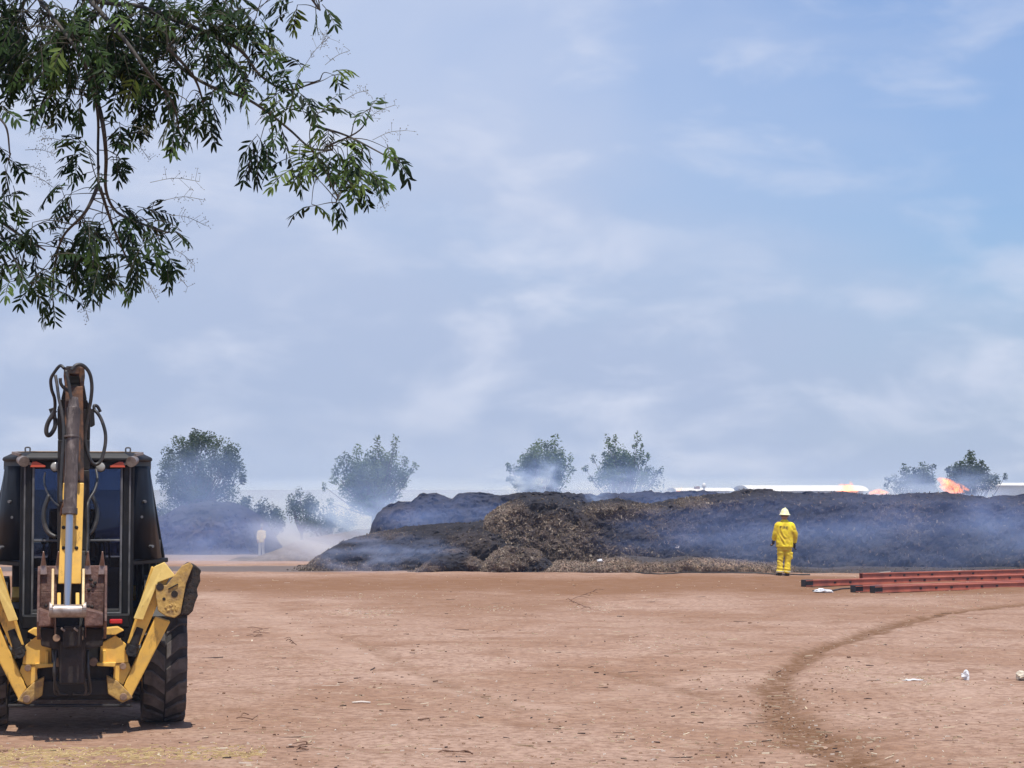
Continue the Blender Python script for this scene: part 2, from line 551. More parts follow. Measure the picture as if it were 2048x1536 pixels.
# yellow straw strewn along a line near the machine
scatter_px(650, lambda: U(-40, 540), lambda: rnd.gauss(1508, 7), (.03, .14), (.003, .009), [(.66, .50, .24), (.58, .43, .20), (.50, .36, .17)])
scatter_px(380, lambda: U(-40, 330), lambda: rnd.gauss(1528, 12), (.03, .14), (.003, .009), [(.66, .50, .24), (.58, .43, .20), (.50, .36, .17)])
for cx, cy_, sx, sy, n in ((730, 1223, 40, 5, 170), (1180, 1212, 30, 8, 90), (1290, 1470, 45, 8, 45), (1480, 1480, 70, 14, 40), (1660, 1480, 90, 14, 50), (1840, 1364, 40, 6, 90), (1690, 1340, 40, 6, 60), (980, 1217, 30, 4, 60), (1900, 1200, 90, 12, 120), (700, 1195, 60, 6, 60), (1320, 1290, 50, 10, 50)):
    scatter_px(n, lambda: rnd.gauss(cx, sx), lambda: rnd.gauss(cy_, sy), (.02, .09), (.005, .016), STRAW + [(.5, .33, .25)])
tag(sm.build("straw_litter", M_TINT, recalc=False), "pale straw and wood chips strewn over the dirt lot", "straw", kind='stuff')

cm_ = MB()
CL = [(.30, .18, .11), (.24, .14, .085), (.38, .25, .17), (.18, .10, .06)]
for _ in range(1100):
    p = gat(U(-30, 2080), 1175 + 375 * rnd.random() ** .8)
    if rnd.random() < .15:
        p = gat(1590 + rnd.gauss(0, 90), 1345 + abs(rnd.gauss(0, 90)))
    if p.y > 56 or p.y < 15: continue
    r = U(.004, .015) * (1 + 1.2 * (rnd.random() < .05))
    c0 = Vector((p.x, p.y, zg(p.x, p.y) + r * .25))
    o_ = len(cm_.v)
    cm_.ball(c0, r, 6, 5, (U(.8, 1.4), U(.8, 1.3), U(.5, .9)), rnd.choice(CL))
    for v in cm_.v[o_:]: v += Vector((U(-1, 1), U(-1, 1), U(-1, 1))) * r * .22
tag(cm_.build("dirt_clods", M_TINT, recalc=False), "small dirt clods and pebbles scattered over the lot", "pebbles", kind='stuff')

# ================================================================== MULCH PILES
def pile_mat(name, char, brown, ash):
    m = bpy.data.materials.new(name)
    m.use_nodes = True
    global nt, tcn
    nt = m.node_tree
    b = nt.nodes['Principled BSDF']
    b.inputs['Roughness'].default_value = 0.95
    b.inputs['Specular IOR Level'].default_value = 0.2
    tcn = nt.nodes.new('ShaderNodeTexCoord')
    c = gmix(gramp(gnoise(1.6, 7, 0.7), 0.35, 0.65), char, tuple(k * 2.1 for k in char))
    c = gmix(gmul(gattr('tone'), gramp(gnoise(2.6, 7, 0.72), 0.36, 0.58, 0.25, 1.0)), c, brown)
    c = gmix(gramp(gnoise(7.5, 5, 0.75), 0.60, 0.70, 0, 0.5), c, ash)
    c = gmix(gramp(gnoise(19.0, 4, 0.8), 0.50, 0.66, 0, 0.6), c, tuple(k * .35 for k in char))
    nt.links.new(c, b.inputs['Base Color'])
    bp = nt.nodes.new('ShaderNodeBump')
    bp.inputs['Strength'].default_value = 1.0; bp.inputs['Distance'].default_value = 0.12
    nt.links.new(gnoise(6.0, 8, 0.75), bp.inputs['Height'])
    nt.links.new(bp.outputs[0], b.inputs['Normal'])
    return m
M_PILE = pile_mat("charred_mulch", (.022, .020, .023), (.195, .142, .112), (.20, .18, .17))
M_DEB = pile_mat("loose_mulch", (.055, .046, .043), (.40, .275, .20), (.48, .40, .33))
M_BERM = pile_mat("sandy_berm", (.13, .11, .10), (.21, .18, .165), (.24, .21, .19))
M_CHIP = tint_mat("wood_chips", 0.85)
CHIPC = [(.30, .22, .15), (.38, .30, .22), (.22, .15, .10), (.12, .08, .06), (.45, .37, .28), (.17, .12, .09), (.28, .20, .16)]
def pile(name, sil, Yc, Yf, Yb, material, label, tones=(), step=0.075, nf=34, amp=1.0, steep=0.0, chips=0, chipc=CHIPC, csize=(.02, .075), seed=0.0, zb=None, foot=0.5, bite=1.0):
    """sil: crest line as seen, each point carried to its own depth Yc; profile swept from the toe Yf over the crest to the back Yb"""
    S = [at(px, py, Yc) for px, py in sil]
    xs = np.arange(S[0].x, S[-1].x, step)
    zs = np.interp(xs, [p.x for p in S], [p.z for p in S])
    vs = []; tone = []
    rows = nf + 10
    n = len(xs)
    for i in range(n):
        x = float(xs[i]); H = float(zs[i])
        g0 = zg(x, Yf) if zb is None else zb
        g1 = zg(x, Yb) if zb is None else zb
        hh = max(0.02, H - g0)
        endt = min(1.0, 4 * min(i, n - 1 - i) * step / 2.0 + 0.25)
        wy = 0.55 * fbm((x * 0.5 + seed, 1.7, seed), 2) * bite
        for j in range(rows + 1):
            if j <= nf:
                t = j / nf
                yy = Yf + (Yc - Yf) * (foot * t * t * t + (1 - foot) * (0.22 * t + 0.78 * t ** 4)) + wy * min(1, t * 2 + .3)
                zt = math.sin(t * math.pi / 2)
                if steep:                                   # a wall cut by the loader: near upright, then a rounded lip
                    ys = Yf + (Yc - Yf) * (0.30 * t + 0.70 * sstep(.72, 1.0, t)) + wy
                    zs_ = min(1.0, t / .80); zs_ = zs_ * (1 - .5 * max(0, zs_ - .82))  + (1 - .91) * sstep(.8, 1, t)
                    yy += (ys - yy) * steep; zt += (zs_ - zt) * steep
                z = g0 - 0.08 + (hh + 0.08) * zt
            else:
                t = (j - nf) / (rows - nf)
                yy = Yc + (Yb - Yc) * t + wy * (1 - t)
                z = H * (1 - t ** 3) + (g1 - 0.1) * t ** 3
            q = Vector((x, yy, z))
            lift = min(1.0, hh / 1.0) * endt * (0.35 + 0.65 * min(1.0, j / 5.0))
            d = 0.36 * fbm((x * 1.1 + seed, yy * 0.9, z * 0.7), 2) + 0.26 * abs(fbm((x * 2.3 + seed, yy * 2.3, z * 2.3 + 5), 2)) + 0.16 * fbm((x * 5.5 + seed, yy * 5.5, z * 5.5), 3) + 0.06 * noise.noise(Vector((x * 17, yy * 17, z * 17)))
            d *= amp * lift
            if j <= nf:
                q.y -= d * 0.95; q.z += d * 0.25 * (1 if j > 1 else 0)
            else:
                q.z += d * 0.3 * (1 if t < 1 else 0)
            q.x += 0.06 * amp * noise.noise(Vector((x * 5, z * 5, seed)))
            tv = 0.0
            for px, py, rx, ry, k in tones:
                u = (q.x / q.y * F + 1024 - px) / rx
                vpy = 977 + (CAM_H - q.z) / q.y * F
                e = u * u + ((vpy - py) / ry) ** 2
                tv = max(tv, k * (1 - sstep(0.3, 1.4, e + 0.5 * noise.noise(Vector((x * 1.5, z * 1.5, 3))))))
            vs.append(q); tone.append(tv)
    rw = rows + 1
    fs = [(i * rw + j, (i + 1) * rw + j, (i + 1) * rw + j + 1, i * rw + j + 1) for i in range(n - 1) for j in range(rows)]
    fs += [tuple(j for j in range(rows, -1, -1)), tuple((n - 1) * rw + j for j in range(rw))]
    me = bpy.data.meshes.new(name)
    me.from_pydata([tuple(p) for p in vs], [], fs)
    a_ = me.attributes.new('tone', 'FLOAT', 'POINT'); a_.data.foreach_set('value', tone)
    me.materials.append(material)
    o = bpy.data.objects.new(name, me); COL.objects.link(o)
    tag(o, label, 'berm' if 'berm' in name else 'mulch pile')
    if chips:
        cm = MB()
        k = 0; tries = 0
        while k < chips and tries < chips * 8:
            tries += 1
            i = rnd.randrange(1, n - 2); j = rnd.randrange(1, nf + 3)
            tv = tone[i * rw + j]
            if rnd.random() > 0.06 + 0.94 * tv: continue
            a, b, c = vs[i * rw + j], vs[(i + 1) * rw + j], vs[i * rw + j + 1]
            p = a + (b - a) * rnd.random() + (c - a) * rnd.random()
            nrm = (b - a).cross(c - a)
            nrm = nrm.normalized() if nrm.length > 1e-9 else Vector((0, -1, 0))
            if nrm.y > 0 and j < nf: nrm = -nrm
            L = rnd.uniform(*csize); L = L * rnd.random() ** 0.6 + 0.02
            rot = Matrix.Rotation(U(0, 6.28), 3, 'X') @ Matrix.Rotation(U(0, 6.28), 3, 'Y') @ Matrix.Rotation(U(0, 6.28), 3, 'Z')
            tc_ = rnd.choice(chipc)
            f_ = 0.55 + 0.45 * tv
            cm.box(p + nrm * 0.012, (L, L * U(.15, .45), L * U(.08, .25)), rot, (lambda g_: tuple(q * f_ * g_ for q in tc_))(U(.42, 1.0)))
            k += 1
        tag(cm.build("wood_chips", M_CHIP, o, recalc=False), kind='stuff')
    return o
main_sil = [(965, 1050), (972, 1034), (985, 1024), (1002, 1014), (1022, 1004), (1042, 995), (1060, 991), (1090, 990), (1120, 995), (1150, 1002), (1180, 1008), (1210, 1003), (1235, 999), (1262, 1001), (1290, 1009), (1310, 1010), (1335, 1003), (1375, 997), (1400, 993), (1440, 990), (1480, 984), (1510, 980), (1545, 983), (1580, 987), (1620, 986), (1660, 988), (1700, 985), (1735, 990), (1775, 992), (1800, 991), (1840, 988), (1900, 988), (1950, 994), (1990, 998), (2020, 994), (2060, 988), (2150, 985), (2300, 992), (2420, 1010), (2500, 1040), (2540, 1100)]
main_pile = pile("mulch_pile", main_sil, 62.2, 59.2, 71, M_PILE, "long charred mulch pile with a steep dark face behind the firefighter",
     tones=((1010, 1040, 60, 36, .9), (1090, 1080, 110, 55, .55), (1240, 1025, 90, 20, .45), (1380, 1008, 45, 14, .5), (1180, 1110, 120, 26, .6), (1800, 1040, 70, 40, .25), (1450, 1015, 40, 16, .2), (1340, 1055, 60, 40, .2)), chips=10000, seed=3.0, csize=(.02, .11), steep=.9, step=.06, nf=44, amp=.72)
back_pile = pile("mulch_pile", [(738, 1075), (748, 1050), (756, 1030), (772, 1014), (800, 1004), (825, 1007), (842, 995), (870, 989), (890, 992), (905, 998), (918, 988), (940, 985), (965, 988), (1000, 993), (1040, 986), (1100, 989), (1200, 991), (1280, 985), (1340, 983), (1400, 985), (1450, 990), (1500, 1000)], 73, 70.5, 78, M_PILE,
     "blackened smoky mulch bank behind the long charred pile", tones=((800, 1030, 40, 20, .2),), chips=500, seed=11.0, foot=.4)
low_pile = pile("mulch_pile", [(598, 1143), (612, 1137), (632, 1124), (652, 1107), (672, 1092), (692, 1083), (722, 1074), (760, 1065), (800, 1058), (850, 1051), (900, 1048), (950, 1045), (990, 1042), (1030, 1050), (1060, 1070)], 63.2, 58.6, 68, M_PILE,
     "low sloping black pile tapering toward the sandy berm", tones=((640, 1128, 30, 14, .6), (700, 1138, 120, 12, .55), (760, 1070, 60, 12, .35), (940, 1090, 50, 30, .25)), chips=2600, seed=21.0, foot=.15, amp=.75)
dark_heap = pile("mulch_pile", [(815, 1146), (830, 1140), (848, 1128), (866, 1112), (885, 1102), (905, 1098), (930, 1101), (950, 1110), (968, 1122), (985, 1136), (1000, 1146)], 59.6, 57.6, 61.5, M_PILE,
     "small dark scorched heap at the foot of the low black pile", tones=((850, 1138, 40, 14, .8), (960, 1125, 30, 20, .7), (905, 1100, 30, 6, .4)), step=.05, chips=600, seed=31.0, amp=1.2, foot=.2)
brown_heap = pile("mulch_pile", [(940, 1148), (958, 1138), (972, 1120), (988, 1104), (1010, 1093), (1035, 1089), (1055, 1092), (1078, 1103), (1098, 1118), (1112, 1133), (1130, 1147)], 59.4, 57.3, 61.5, M_PILE,
     "small brown wood chip heap in front of the steep charred face", tones=((1000, 1120, 60, 30, 1.0), (1060, 1105, 30, 20, .6)), step=.05, chips=2600, seed=41.0, amp=1.3, foot=.2)
debris_row = pile("debris_row", [(1060, 1150), (1090, 1130), (1120, 1119), (1150, 1122), (1180, 1126), (1210, 1118), (1250, 1112), (1290, 1114), (1330, 1118), (1370, 1112), (1410, 1116), (1460, 1120), (1520, 1124), (1560, 1128), (1600, 1134), (1650, 1136), (1700, 1133), (1800, 1134), (1900, 1136), (2000, 1134), (2100, 1138), (2200, 1146)], 58.9, 57.2, 60.5, M_DEB,
     "low row of loose tan wood chips along the foot of the long pile", tones=((1120, 1135, 60, 22, .9), (1215, 1130, 70, 16, 1.0), (1310, 1138, 60, 14, .8), (1420, 1128, 80, 14, 1.0), (1530, 1136, 60, 14, .85)), step=.05, nf=20, chips=5200, seed=51.0, amp=.55, foot=.1, bite=.6)
far_pile = pile("mulch_pile", [(60, 1112), (110, 1090), (180, 1066), (250, 1052), (300, 1042), (335, 1030), (370, 1012), (410, 1003), (450, 1005), (490, 1018), (515, 1040), (535, 1075), (548, 1108)], 107, 103, 114, M_PILE,
     "far dark heap veiled in blue smoke beside the tractor cab", tones=((420, 1055, 60, 20, .25),), chips=300, seed=61.0, step=.11, foot=.3)
berm = pile("sandy_berm", [(490, 1122), (520, 1112), (560, 1098), (610, 1078), (660, 1070), (710, 1062), (760, 1058), (820, 1058), (900, 1066)], 81, 75, 92, M_BERM,
     "grey sandy berm sloping up in smoke behind the low black pile", tones=((650, 1080, 200, 60, .9),), step=.12, seed=71.0, amp=.35, foot=.1)

# pieces of rubbish lying on the piles and on the lot
M_PLASTIC = mat("white_plastic", (.78, .78, .78), .45, (.62, .62, .64), 9.0)
def scrap(px, py, Y, size, label, on_ground=False, sq=(1, .8, .7), material=None, group="white plastic scraps"):
    p = gat(px, py) if on_ground else at(px, py, Y)
    mb = MB()
    mb.ball((0, 0, 0), 1.0, 12, 9)
    s0 = rnd.random() * 50
    for v in mb.v:
        d = 1 + 0.75 * fbm((v.x * 1.4 + s0, v.y * 1.4, v.z * 1.4), 3)
        v.x *= d * size * sq[0]; v.y *= d * size * sq[1]; v.z *= d * size * sq[2]
    zmin = min(v.z for v in mb.v)
    o = mb.build("plastic_scrap", material or M_PLASTIC)
    o.location = (p.x, p.y, zg(p.x, p.y) - zmin - .01) if on_ground else p
    tag(o, label, "litter", group)
    return o
scrap(1278, 1060, 60.0, .085, "round white scrap stuck high on the dark pile face", sq=(.8, .6, 1))
scrap(1298, 1070, 60.0, .05, "small white scrap just below the round scrap on the face")
scrap(1361, 1094, 59.4, .12, "pinkish grey scrap low on the dark pile face", material=mat("grey_plastic", (.36, .32, .33), .6))
scrap(1200, 1121, 58.0, .085, "white scrap perched on the tan wood chip row", sq=(1, .8, .5))
scrap(1645, 1183, 0, .16, "flat white bag lying by the ends of the red beams", True, (1.3, .8, .28))
scrap(1931, 1364, 0, .055, "crumpled white paper alone on the open dirt", True, (.9, .7, .9))
scrap(2046, 1366, 0, .085, "cream rag on the dirt cut by the frame edge", True, (1, .8, .6), mat("cream_rag", (.62, .54, .42), .8))
scrap(1826, 1364, 0, .07, "flat torn white shred on the dirt beside the crumpled paper", True, (1.6, .7, .15))
M_TWIG = mat("dry_twig", (.16, .085, .055), .85, (.24, .14, .09), 20)
def twig_cluster(px, py, w, n, label, name="dead_branch", h=.03, col=M_TWIG, r=.0055):
    p = gat(px, py); mb = MB()
    for _ in range(n):
        a = Vector((U(-w, w) * .6, U(-w, w) * .7, U(.005, .03))) if _ == 0 else keep + Vector((U(-.01, .01), U(-.01, .01), 0))
        az = rnd.gauss(0, .7) + (math.pi if rnd.random() < .5 else 0); L = w * U(.5, 1.2)
        b = a + Vector((math.cos(az) * L, math.sin(az) * L, U(-.01, h)))
        m_ = (a + b) / 2 + Vector((U(-.05, .05), U(-.05, .05), U(0, h)))
        mb.tube(curve_pts([a, m_, b], 4), [r] * 8 + [r * .4], 5)
        keep = a.lerp(m_, U(.0, .9)) if _ == 0 or rnd.random() < .5 else m_.copy()
    o = mb.build(name, col, smooth=True); o.location = (p.x, p.y, zg(p.x, p.y))
    tag(o, label, "branch")
twig_cluster(1170, 1219, .32, 11, "reddish tangle of dead twigs lying on the open dirt", h=.05)
twig_cluster(500, 1275, .24, 8, "flat dark dead twigs on the dirt beside the machine")
twig_cluster(588, 1292, .10, 5, "tiny dark twig bundle just past the flat dark twigs")
twig_cluster(500, 1442, .16, 3, "thin brown stick on the dirt near the rear tyre", r=.007)
twig_cluster(835, 1441, .11, 1, "short black stick lying across open dirt", r=.009)
twig_cluster(960, 1508, .22, 3, "long bent brown stick at the bottom of the lot", r=.007)
twig_cluster(590, 1505, .14, 6, "small brown bark pieces at the end of the straw line", r=.006, h=.02)
def stick(a, b, r, material, name, label, cat):
    mb = MB(); a = Vector(a); b = Vector(b)
    mb.tube([a, (a + b) / 2 + Vector((0, 0, .01)), b], r, 8)
    tag(mb.build(name, material, smooth=True), label, cat)
a_, b_ = gat(704, 1408), gat(740, 1408)
stick((a_.x, a_.y, zg(a_.x, a_.y) + .008), (b_.x, b_.y + .05, zg(b_.x, b_.y) + .008), .011, mat("pale_stick", (.66, .58, .5), .8), "wooden_stick", "pale straight stick alone on the dirt", "stick")
stick(at(828, 1098, 59.9), at(858, 1113, 58.9), .022, mat("grey_pole", (.55, .52, .5), .7), "pole", "thin pale pole leaning on the low black pile", "pole")

# hoses along the toe of the pile
def ground_line(pts, r, material, name, label, lift=0.0):
    P = []
    for px, py in pts:
        p = gat(px, py); P.append(Vector((p.x, p.y, 0)))
    Q = curve_pts(P, 8)
    for q in Q: q.z = zg(q.x, q.y) + r * .8 + lift
    mb = MB(); mb.tube(Q, r, 8)
    tag(mb.build(name, material, smooth=True), label, "hose")
M_HOSE = mat("black_rubber", (.016, .015, .015), .6, (.05, .04, .035), 8)
ground_line([(1252, 1143), (1290, 1147), (1330, 1148.5), (1380, 1146), (1440, 1147), (1540, 1148), (1620, 1150)], .02, M_HOSE, "fire_hose", "black fire hose on the dirt in front of the chip row")
ground_line([(1760, 1146), (1790, 1143.5), (1840, 1142), (1890, 1145), (1960, 1143), (2080, 1140)], .022, mat("pale_hose", (.32, .27, .22), .7), "fire_hose", "pale fire hose running behind the red beams")
ground_line([(1625, 1180.5), (1660, 1180), (1680, 1177.5), (1712, 1176)], .02, M_HOSE, "cable", "short black cable between the red beam ends")

# ================================================================== RED STEEL BEAMS
M_RED = mat("red_primer", (.46, .13, .075), .55, (.26, .075, .05), 2.5, bump=.15, lo=.42, hi=.7)
M_BLK = mat("black_cap", (.006, .006, .007), .5)
def beam(pxl, pyl, pxr, pyr, s, label, cap=.24, fin=True):
    a = gat(pxl, pyl); b = gat(pxr, pyr)
    d = Vector((b.x - a.x, b.y - a.y, 0)); L = d.length; d.normalize()
    root = empty("steel_beam", (a.x, a.y, zg(a.x, a.y) + .01), math.atan2(d.y, d.x))
    tag(root, label, "steel beam", "red steel beams on the dirt")
    mb = MB(); w = .006
    # box section with open end: four walls, a lip along the top edge
    mb.m = 0
    mb.box((L / 2, 0, w / 2), (L, s, w)); mb.box((L / 2, 0, s - w / 2), (L, s, w))
    mb.box((L / 2, -s / 2 + w / 2, s / 2), (L - .002, w, s - 2 * w)); mb.box((L / 2, s / 2 - w / 2, s / 2), (L - .002, w, s - 2 * w))
    mb.box((L / 2, -s / 2 - .012, s - .012), (L - .004, .024, .018)); mb.box((L / 2, -s / 2 - .010, .014), (L - .004, .02, .018))
    x = .9; mb.m = 1
    while x < L - .3:
        if rnd.random() < .8:
            mb.box((x, -s / 2 - .004, s * .52), (.07, .012, s * .26))
        x += .47
    mb.build("box_section", [M_RED, M_BLK], root)
    if not cap: return
    cp = MB()
    cp.box((cap / 2 - .01, 0, s / 2 + .001), (cap, s + .035, s + .014))
    cp.build("end_cap", M_BLK, root, bevel=.01)
beam(1607, 1172.5, 2300, 1153, .155, "red steel beam whose black end reaches nearest the firefighter")
beam(1722, 1160.5, 2300, 1145, .15, "red steel beam lying farthest back, against the pale hose", cap=0)
beam(1706, 1183, 2300, 1164, .15, "red steel beam with its black end just behind the front beam")
beam(1745, 1184.5, 2300, 1167, .15, "frontmost red steel beam, its face in full view")
# ================================================================== FAR SHEDS
M_SHW = mat("shed_wall", (.86, .83, .78), .8, (.78, .75, .70), .8)
M_SHR = mat("white_roof", (.70, .69, .67), .6, (.60, .58, .56), 1.5)
def shed(pl, pr, ptop, peave, Y, depth, label):
    a = at(pl, ptop, Y); b = at(pr, ptop, Y); e = at(pl, peave, Y - depth / 2).z
    g = zg(a.x, Y)
    root = empty("shed", ((a.x + b.x) / 2, Y, g)); tag(root, label, "shed", "white sheds beyond the pile")
    L = b.x - a.x; h = e - g; top = a.z - g
    w = MB(); w.box((0, 0, h / 2), (L, depth, h)); w.build("wall", M_SHW, root)
    r = MB()
    n = 8; prof = []
    for k in range(n + 1):
        t = math.pi * k / n
        prof.append((-math.cos(t) * (depth / 2 + .3), h + (top - h) * math.sin(t)))
    for (y0, z0), (y1, z1) in zip(prof[:-1], prof[1:]):
        r.add([(-L / 2 - .3, y0, z0), (L / 2 + .3, y0, z0), (L / 2 + .3, y1, z1), (-L / 2 - .3, y1, z1)], [(0, 1, 2, 3)])
    for sx in (-1, 1):
        r.add([(sx * (L / 2 + .3), y, z) for y, z in prof], [tuple(range(n + 1))])
    r.add([(-L / 2 - .3, prof[0][0], h + .005), (L / 2 + .3, prof[0][0], h + .005), (L / 2 + .3, prof[-1][0], h + .005), (-L / 2 - .3, prof[-1][0], h + .005)], [(3, 2, 1, 0)])
    r.build("roof", M_SHR, root)
    return root
shed(1490, 1705, 970.5, 982, 130, 8, "long white roofed shed peeping over the middle of the pile")
shed(1352, 1448, 975.5, 982, 134, 7, "small low white shed beside the treetops over the pile")
shed(1918, 2250, 965.5, 971, 132, 8, "pale beige shed over the pile next to the tall flame")
van = at(1400, 976, 120)
vb = MB()
vb.prism([at(1392, 978, 120), at(1393, 973, 120), at(1399, 972.4, 120), at(1400, 978, 120)], (0, 1.5, 0))
vo = vb.build("tank", mat("rusty_tank", (.3, .2, .16), .7)); tag(vo, "small rusty box shape above the low white shed", "tank")
vb = MB(); vb.ball(at(1408, 971, 119), .13, 10, 8, (.9, .9, 1.3)); vb.cyl(at(1408, 974, 119), at(1408, 985, 119), .05)
tag(vb.build("lamp", M_PLASTIC, smooth=True), "small white lamp head above the low white shed", "lamp")

# ================================================================== FAR TREES
M_BARK = mat("bark", (.09, .065, .05), .9, (.15, .11, .085), 6)
M_LEAF_FAR = tint_mat("far_leaf", 0.7, 0.25)
def far_tree(name, label, base, Y, clumps, fill, trunk_r=.16, cols=((.045, .068, .038), (.06, .085, .045), (.032, .05, .028)), leaf=.17, dens=1.0, group="trees beyond the piles", seed=1, depth=None, fork=.35):
    """clumps: (px, py, radius px[, stretch]) seen at the rim; fill: (px, py, rx, ry, n) inner clumps"""
    rr = random.Random(seed)
    b = at(base[0], base[1], Y); g = zg(b.x, Y)
    root = empty(name, (b.x, Y, g)); tag(root, label, "tree" if 'tree' in name else "bush", group)
    org = Vector((b.x, Y, g))
    cl = []
    xs = [c[0] for c in clumps]; half = (max(xs) - min(xs)) / 2 * Y / F if xs else 1.0
    D = depth if depth is not None else half * .8
    for c in clumps:
        cl.append((at(c[0], c[1], Y) + Vector((0, rr.uniform(-D, D) * .6, 0)), c[2] * 1.3 * Y / F, c[3] if len(c) > 3 else 1.0))
    for px, py, rx, ry, n in fill:
        for _ in range(n):
            a = rr.uniform(0, 6.283); q = math.sqrt(rr.random()); ph = rr.uniform(-1, 1)
            p = at(px + math.cos(a) * rx * q, py + math.sin(a) * ry * q, Y) + Vector((0, ph * D * math.sqrt(max(0, 1 - q * q)), 0))
            cl.append((p, rr.uniform(.32, .6), rr.uniform(.9, 1.5)))
    tb = MB()
    top = max(c[0].z for c in cl) - g
    f0 = Vector((rr.uniform(-.1, .1), 0, top * fork))
    tb.tube(curve_pts([(0, 0, -.1), (rr.uniform(-.1, .1), 0, top * fork * .5), f0], 4), [trunk_r * (1.15 - .4 * k / 8) for k in range(9)], 9)
    for p, r, st in cl:
        q = p - org
        m_ = f0.lerp(q, .5) + Vector((rr.uniform(-.2, .2), rr.uniform(-.2, .2), -.15 * (q - f0).length * .5))
        tb.tube(curve_pts([f0 - Vector((0, 0, .1)), m_, q], 3), [.05, .045, .035, .028, .02, .014, .008], 5, cap=False)
    tb.build("trunk", M_BARK, root, smooth=True)
    lb = MB()
    for p, r, st in cl:
        r *= rr.uniform(.8, 1.1)
        q = p - org
        n = int(dens * (30 + 520 * r * r))
        c0 = rr.choice(cols)
        for _ in range(n):
            d = Vector((rr.gauss(0, 1), rr.gauss(0, 1), rr.gauss(0, 1))); d.normalize()
            d *= r * rr.random() ** .45
            d.z *= st
            c = q + d
            ax = Vector((rr.gauss(0, 1), rr.gauss(0, 1), rr.gauss(0, .7))).normalized()
            sd = ax.cross(Vector((rr.gauss(0, 1), rr.gauss(0, 1), rr.gauss(0, 1)))).normalized()
            L = leaf * rr.uniform(.6, 1.25); W = L * .45
            k = rr.uniform(.75, 1.3)
            lb.add([c - ax * L / 2, c + sd * W / 2, c + ax * L / 2, c - sd * W / 2], [(0, 1, 2, 3)], tuple(x * k for x in c0))
    lb.build("crown", M_LEAF_FAR, root, recalc=False)
    return root
far_tree("tree", "round full dark tree standing beside the tractor cab", (400, 1112), 112,
    [(385, 866, 10), (412, 874, 13), (362, 884, 14), (440, 884, 13), (335, 905, 15), (462, 902, 14), (326, 930, 14), (478, 930, 11), (322, 955, 13), (484, 958, 8), (332, 980, 14), (470, 985, 13), (486, 962, 6), (352, 1000, 14), (318, 960, 8), (455, 998, 10), (476, 946, 10), (384, 872, 10)],
    [(402, 940, 72, 62, 90), (385, 985, 55, 25, 22)], .2, leaf=.16, seed=2)
far_tree("tree", "small thin tree behind the foot of the sandy berm", (600, 1090), 104,
    [(598, 985, 8, 1.4), (580, 1000, 9, 1.2), (620, 996, 8, 1.2), (590, 1012, 10), (612, 1014, 10), (632, 1008, 6)], [(604, 1016, 20, 14, 10)], .09, leaf=.14, seed=3)
G1 = ((.08, .115, .048), (.105, .145, .06), (.058, .088, .04))
far_tree("tree", "broad green tree of upright tufts above the smoking bank end", (745, 1075), 105,
    [(757, 882, 6, 1.9), (793, 884, 8, 2.0), (760, 902, 9, 1.4), (717, 903, 9, 1.6), (790, 903, 7, 1.4), (690, 916, 10, 1.2), (673, 925, 8, 1.4), (700, 922, 9), (740, 914, 9, 1.4), (778, 914, 10), (810, 922, 7, 1.3), (831, 932, 7, 1.4), (672, 945, 10), (652, 973, 5, 1.6), (812, 948, 9), (820, 942, 6), (665, 960, 9), (658, 1005, 7), (805, 968, 9)],
    [(742, 950, 62, 34, 60), (742, 990, 52, 28, 28)], .15, cols=G1, leaf=.16, seed=4)
far_tree("tree", "tree half hidden by blue smoke above the middle of the bank", (1085, 1060), 108,
    [(1110, 882, 8, 1.7), (1077, 888, 8, 1.3), (1095, 892, 10), (1124, 908, 8, 1.2), (1050, 916, 11, .8), (1065, 908, 8), (1140, 918, 6, 1.6), (1022, 937, 8), (1035, 942, 9), (1016, 930, 5), (1145, 940, 6), (1060, 925, 10), (1020, 958, 7)],
    [(1090, 925, 42, 24, 36), (1080, 960, 52, 22, 22)], .14, cols=G1, leaf=.16, seed=5)
far_tree("tree", "open tree of separate tall tufts right of the smoke plume", (1245, 1060), 106,
    [(1215, 878, 6, 1.7), (1232, 878, 7, 1.5), (1218, 888, 6), (1225, 896, 6), (1273, 874, 7, 1.8), (1270, 892, 7, .7), (1284, 890, 3, 1.5), (1187, 917, 6, 1.6), (1207, 911, 6), (1171, 937, 6, .9), (1280, 910, 9, 1.2), (1297, 913, 6, 1.5), (1240, 905, 11, 1.5), (1250, 918, 10), (1288, 924, 7), (1300, 940, 8), (1320, 942, 6, 1.7), (1310, 948, 7), (1183, 958, 6), (1265, 930, 8)],
    [(1240, 930, 32, 22, 24), (1250, 958, 62, 18, 24)], .13, cols=G1, leaf=.15, seed=6, fork=.3)
far_tree("tree", "smoky blue tree left of the tall flame on the pile", (1835, 1050), 112,
    [(1806, 940, 8, 1.2), (1827, 942, 7), (1848, 936, 10), (1862, 934, 7), (1790, 958, 8), (1776, 960, 6), (1768, 972, 5)], [(1832, 962, 32, 10, 18), (1828, 978, 44, 8, 14)], .13, leaf=.16, seed=7)
far_tree("tree", "smoky blue tree with a pointed top right of the tall flame", (1935, 1050), 110,
    [(1940, 910, 7, 1.2), (1945, 905, 4), (1934, 918, 8), (1946, 922, 8), (1958, 926, 5, 1.3), (1892, 940, 4), (1904, 940, 7), (1915, 930, 9), (1975, 945, 6, 1.5), (1962, 938, 8), (1990, 955, 6), (2010, 953, 5, 1.3)], [(1934, 946, 30, 12, 20), (1950, 962, 44, 8, 14)], .13, leaf=.16, seed=8)
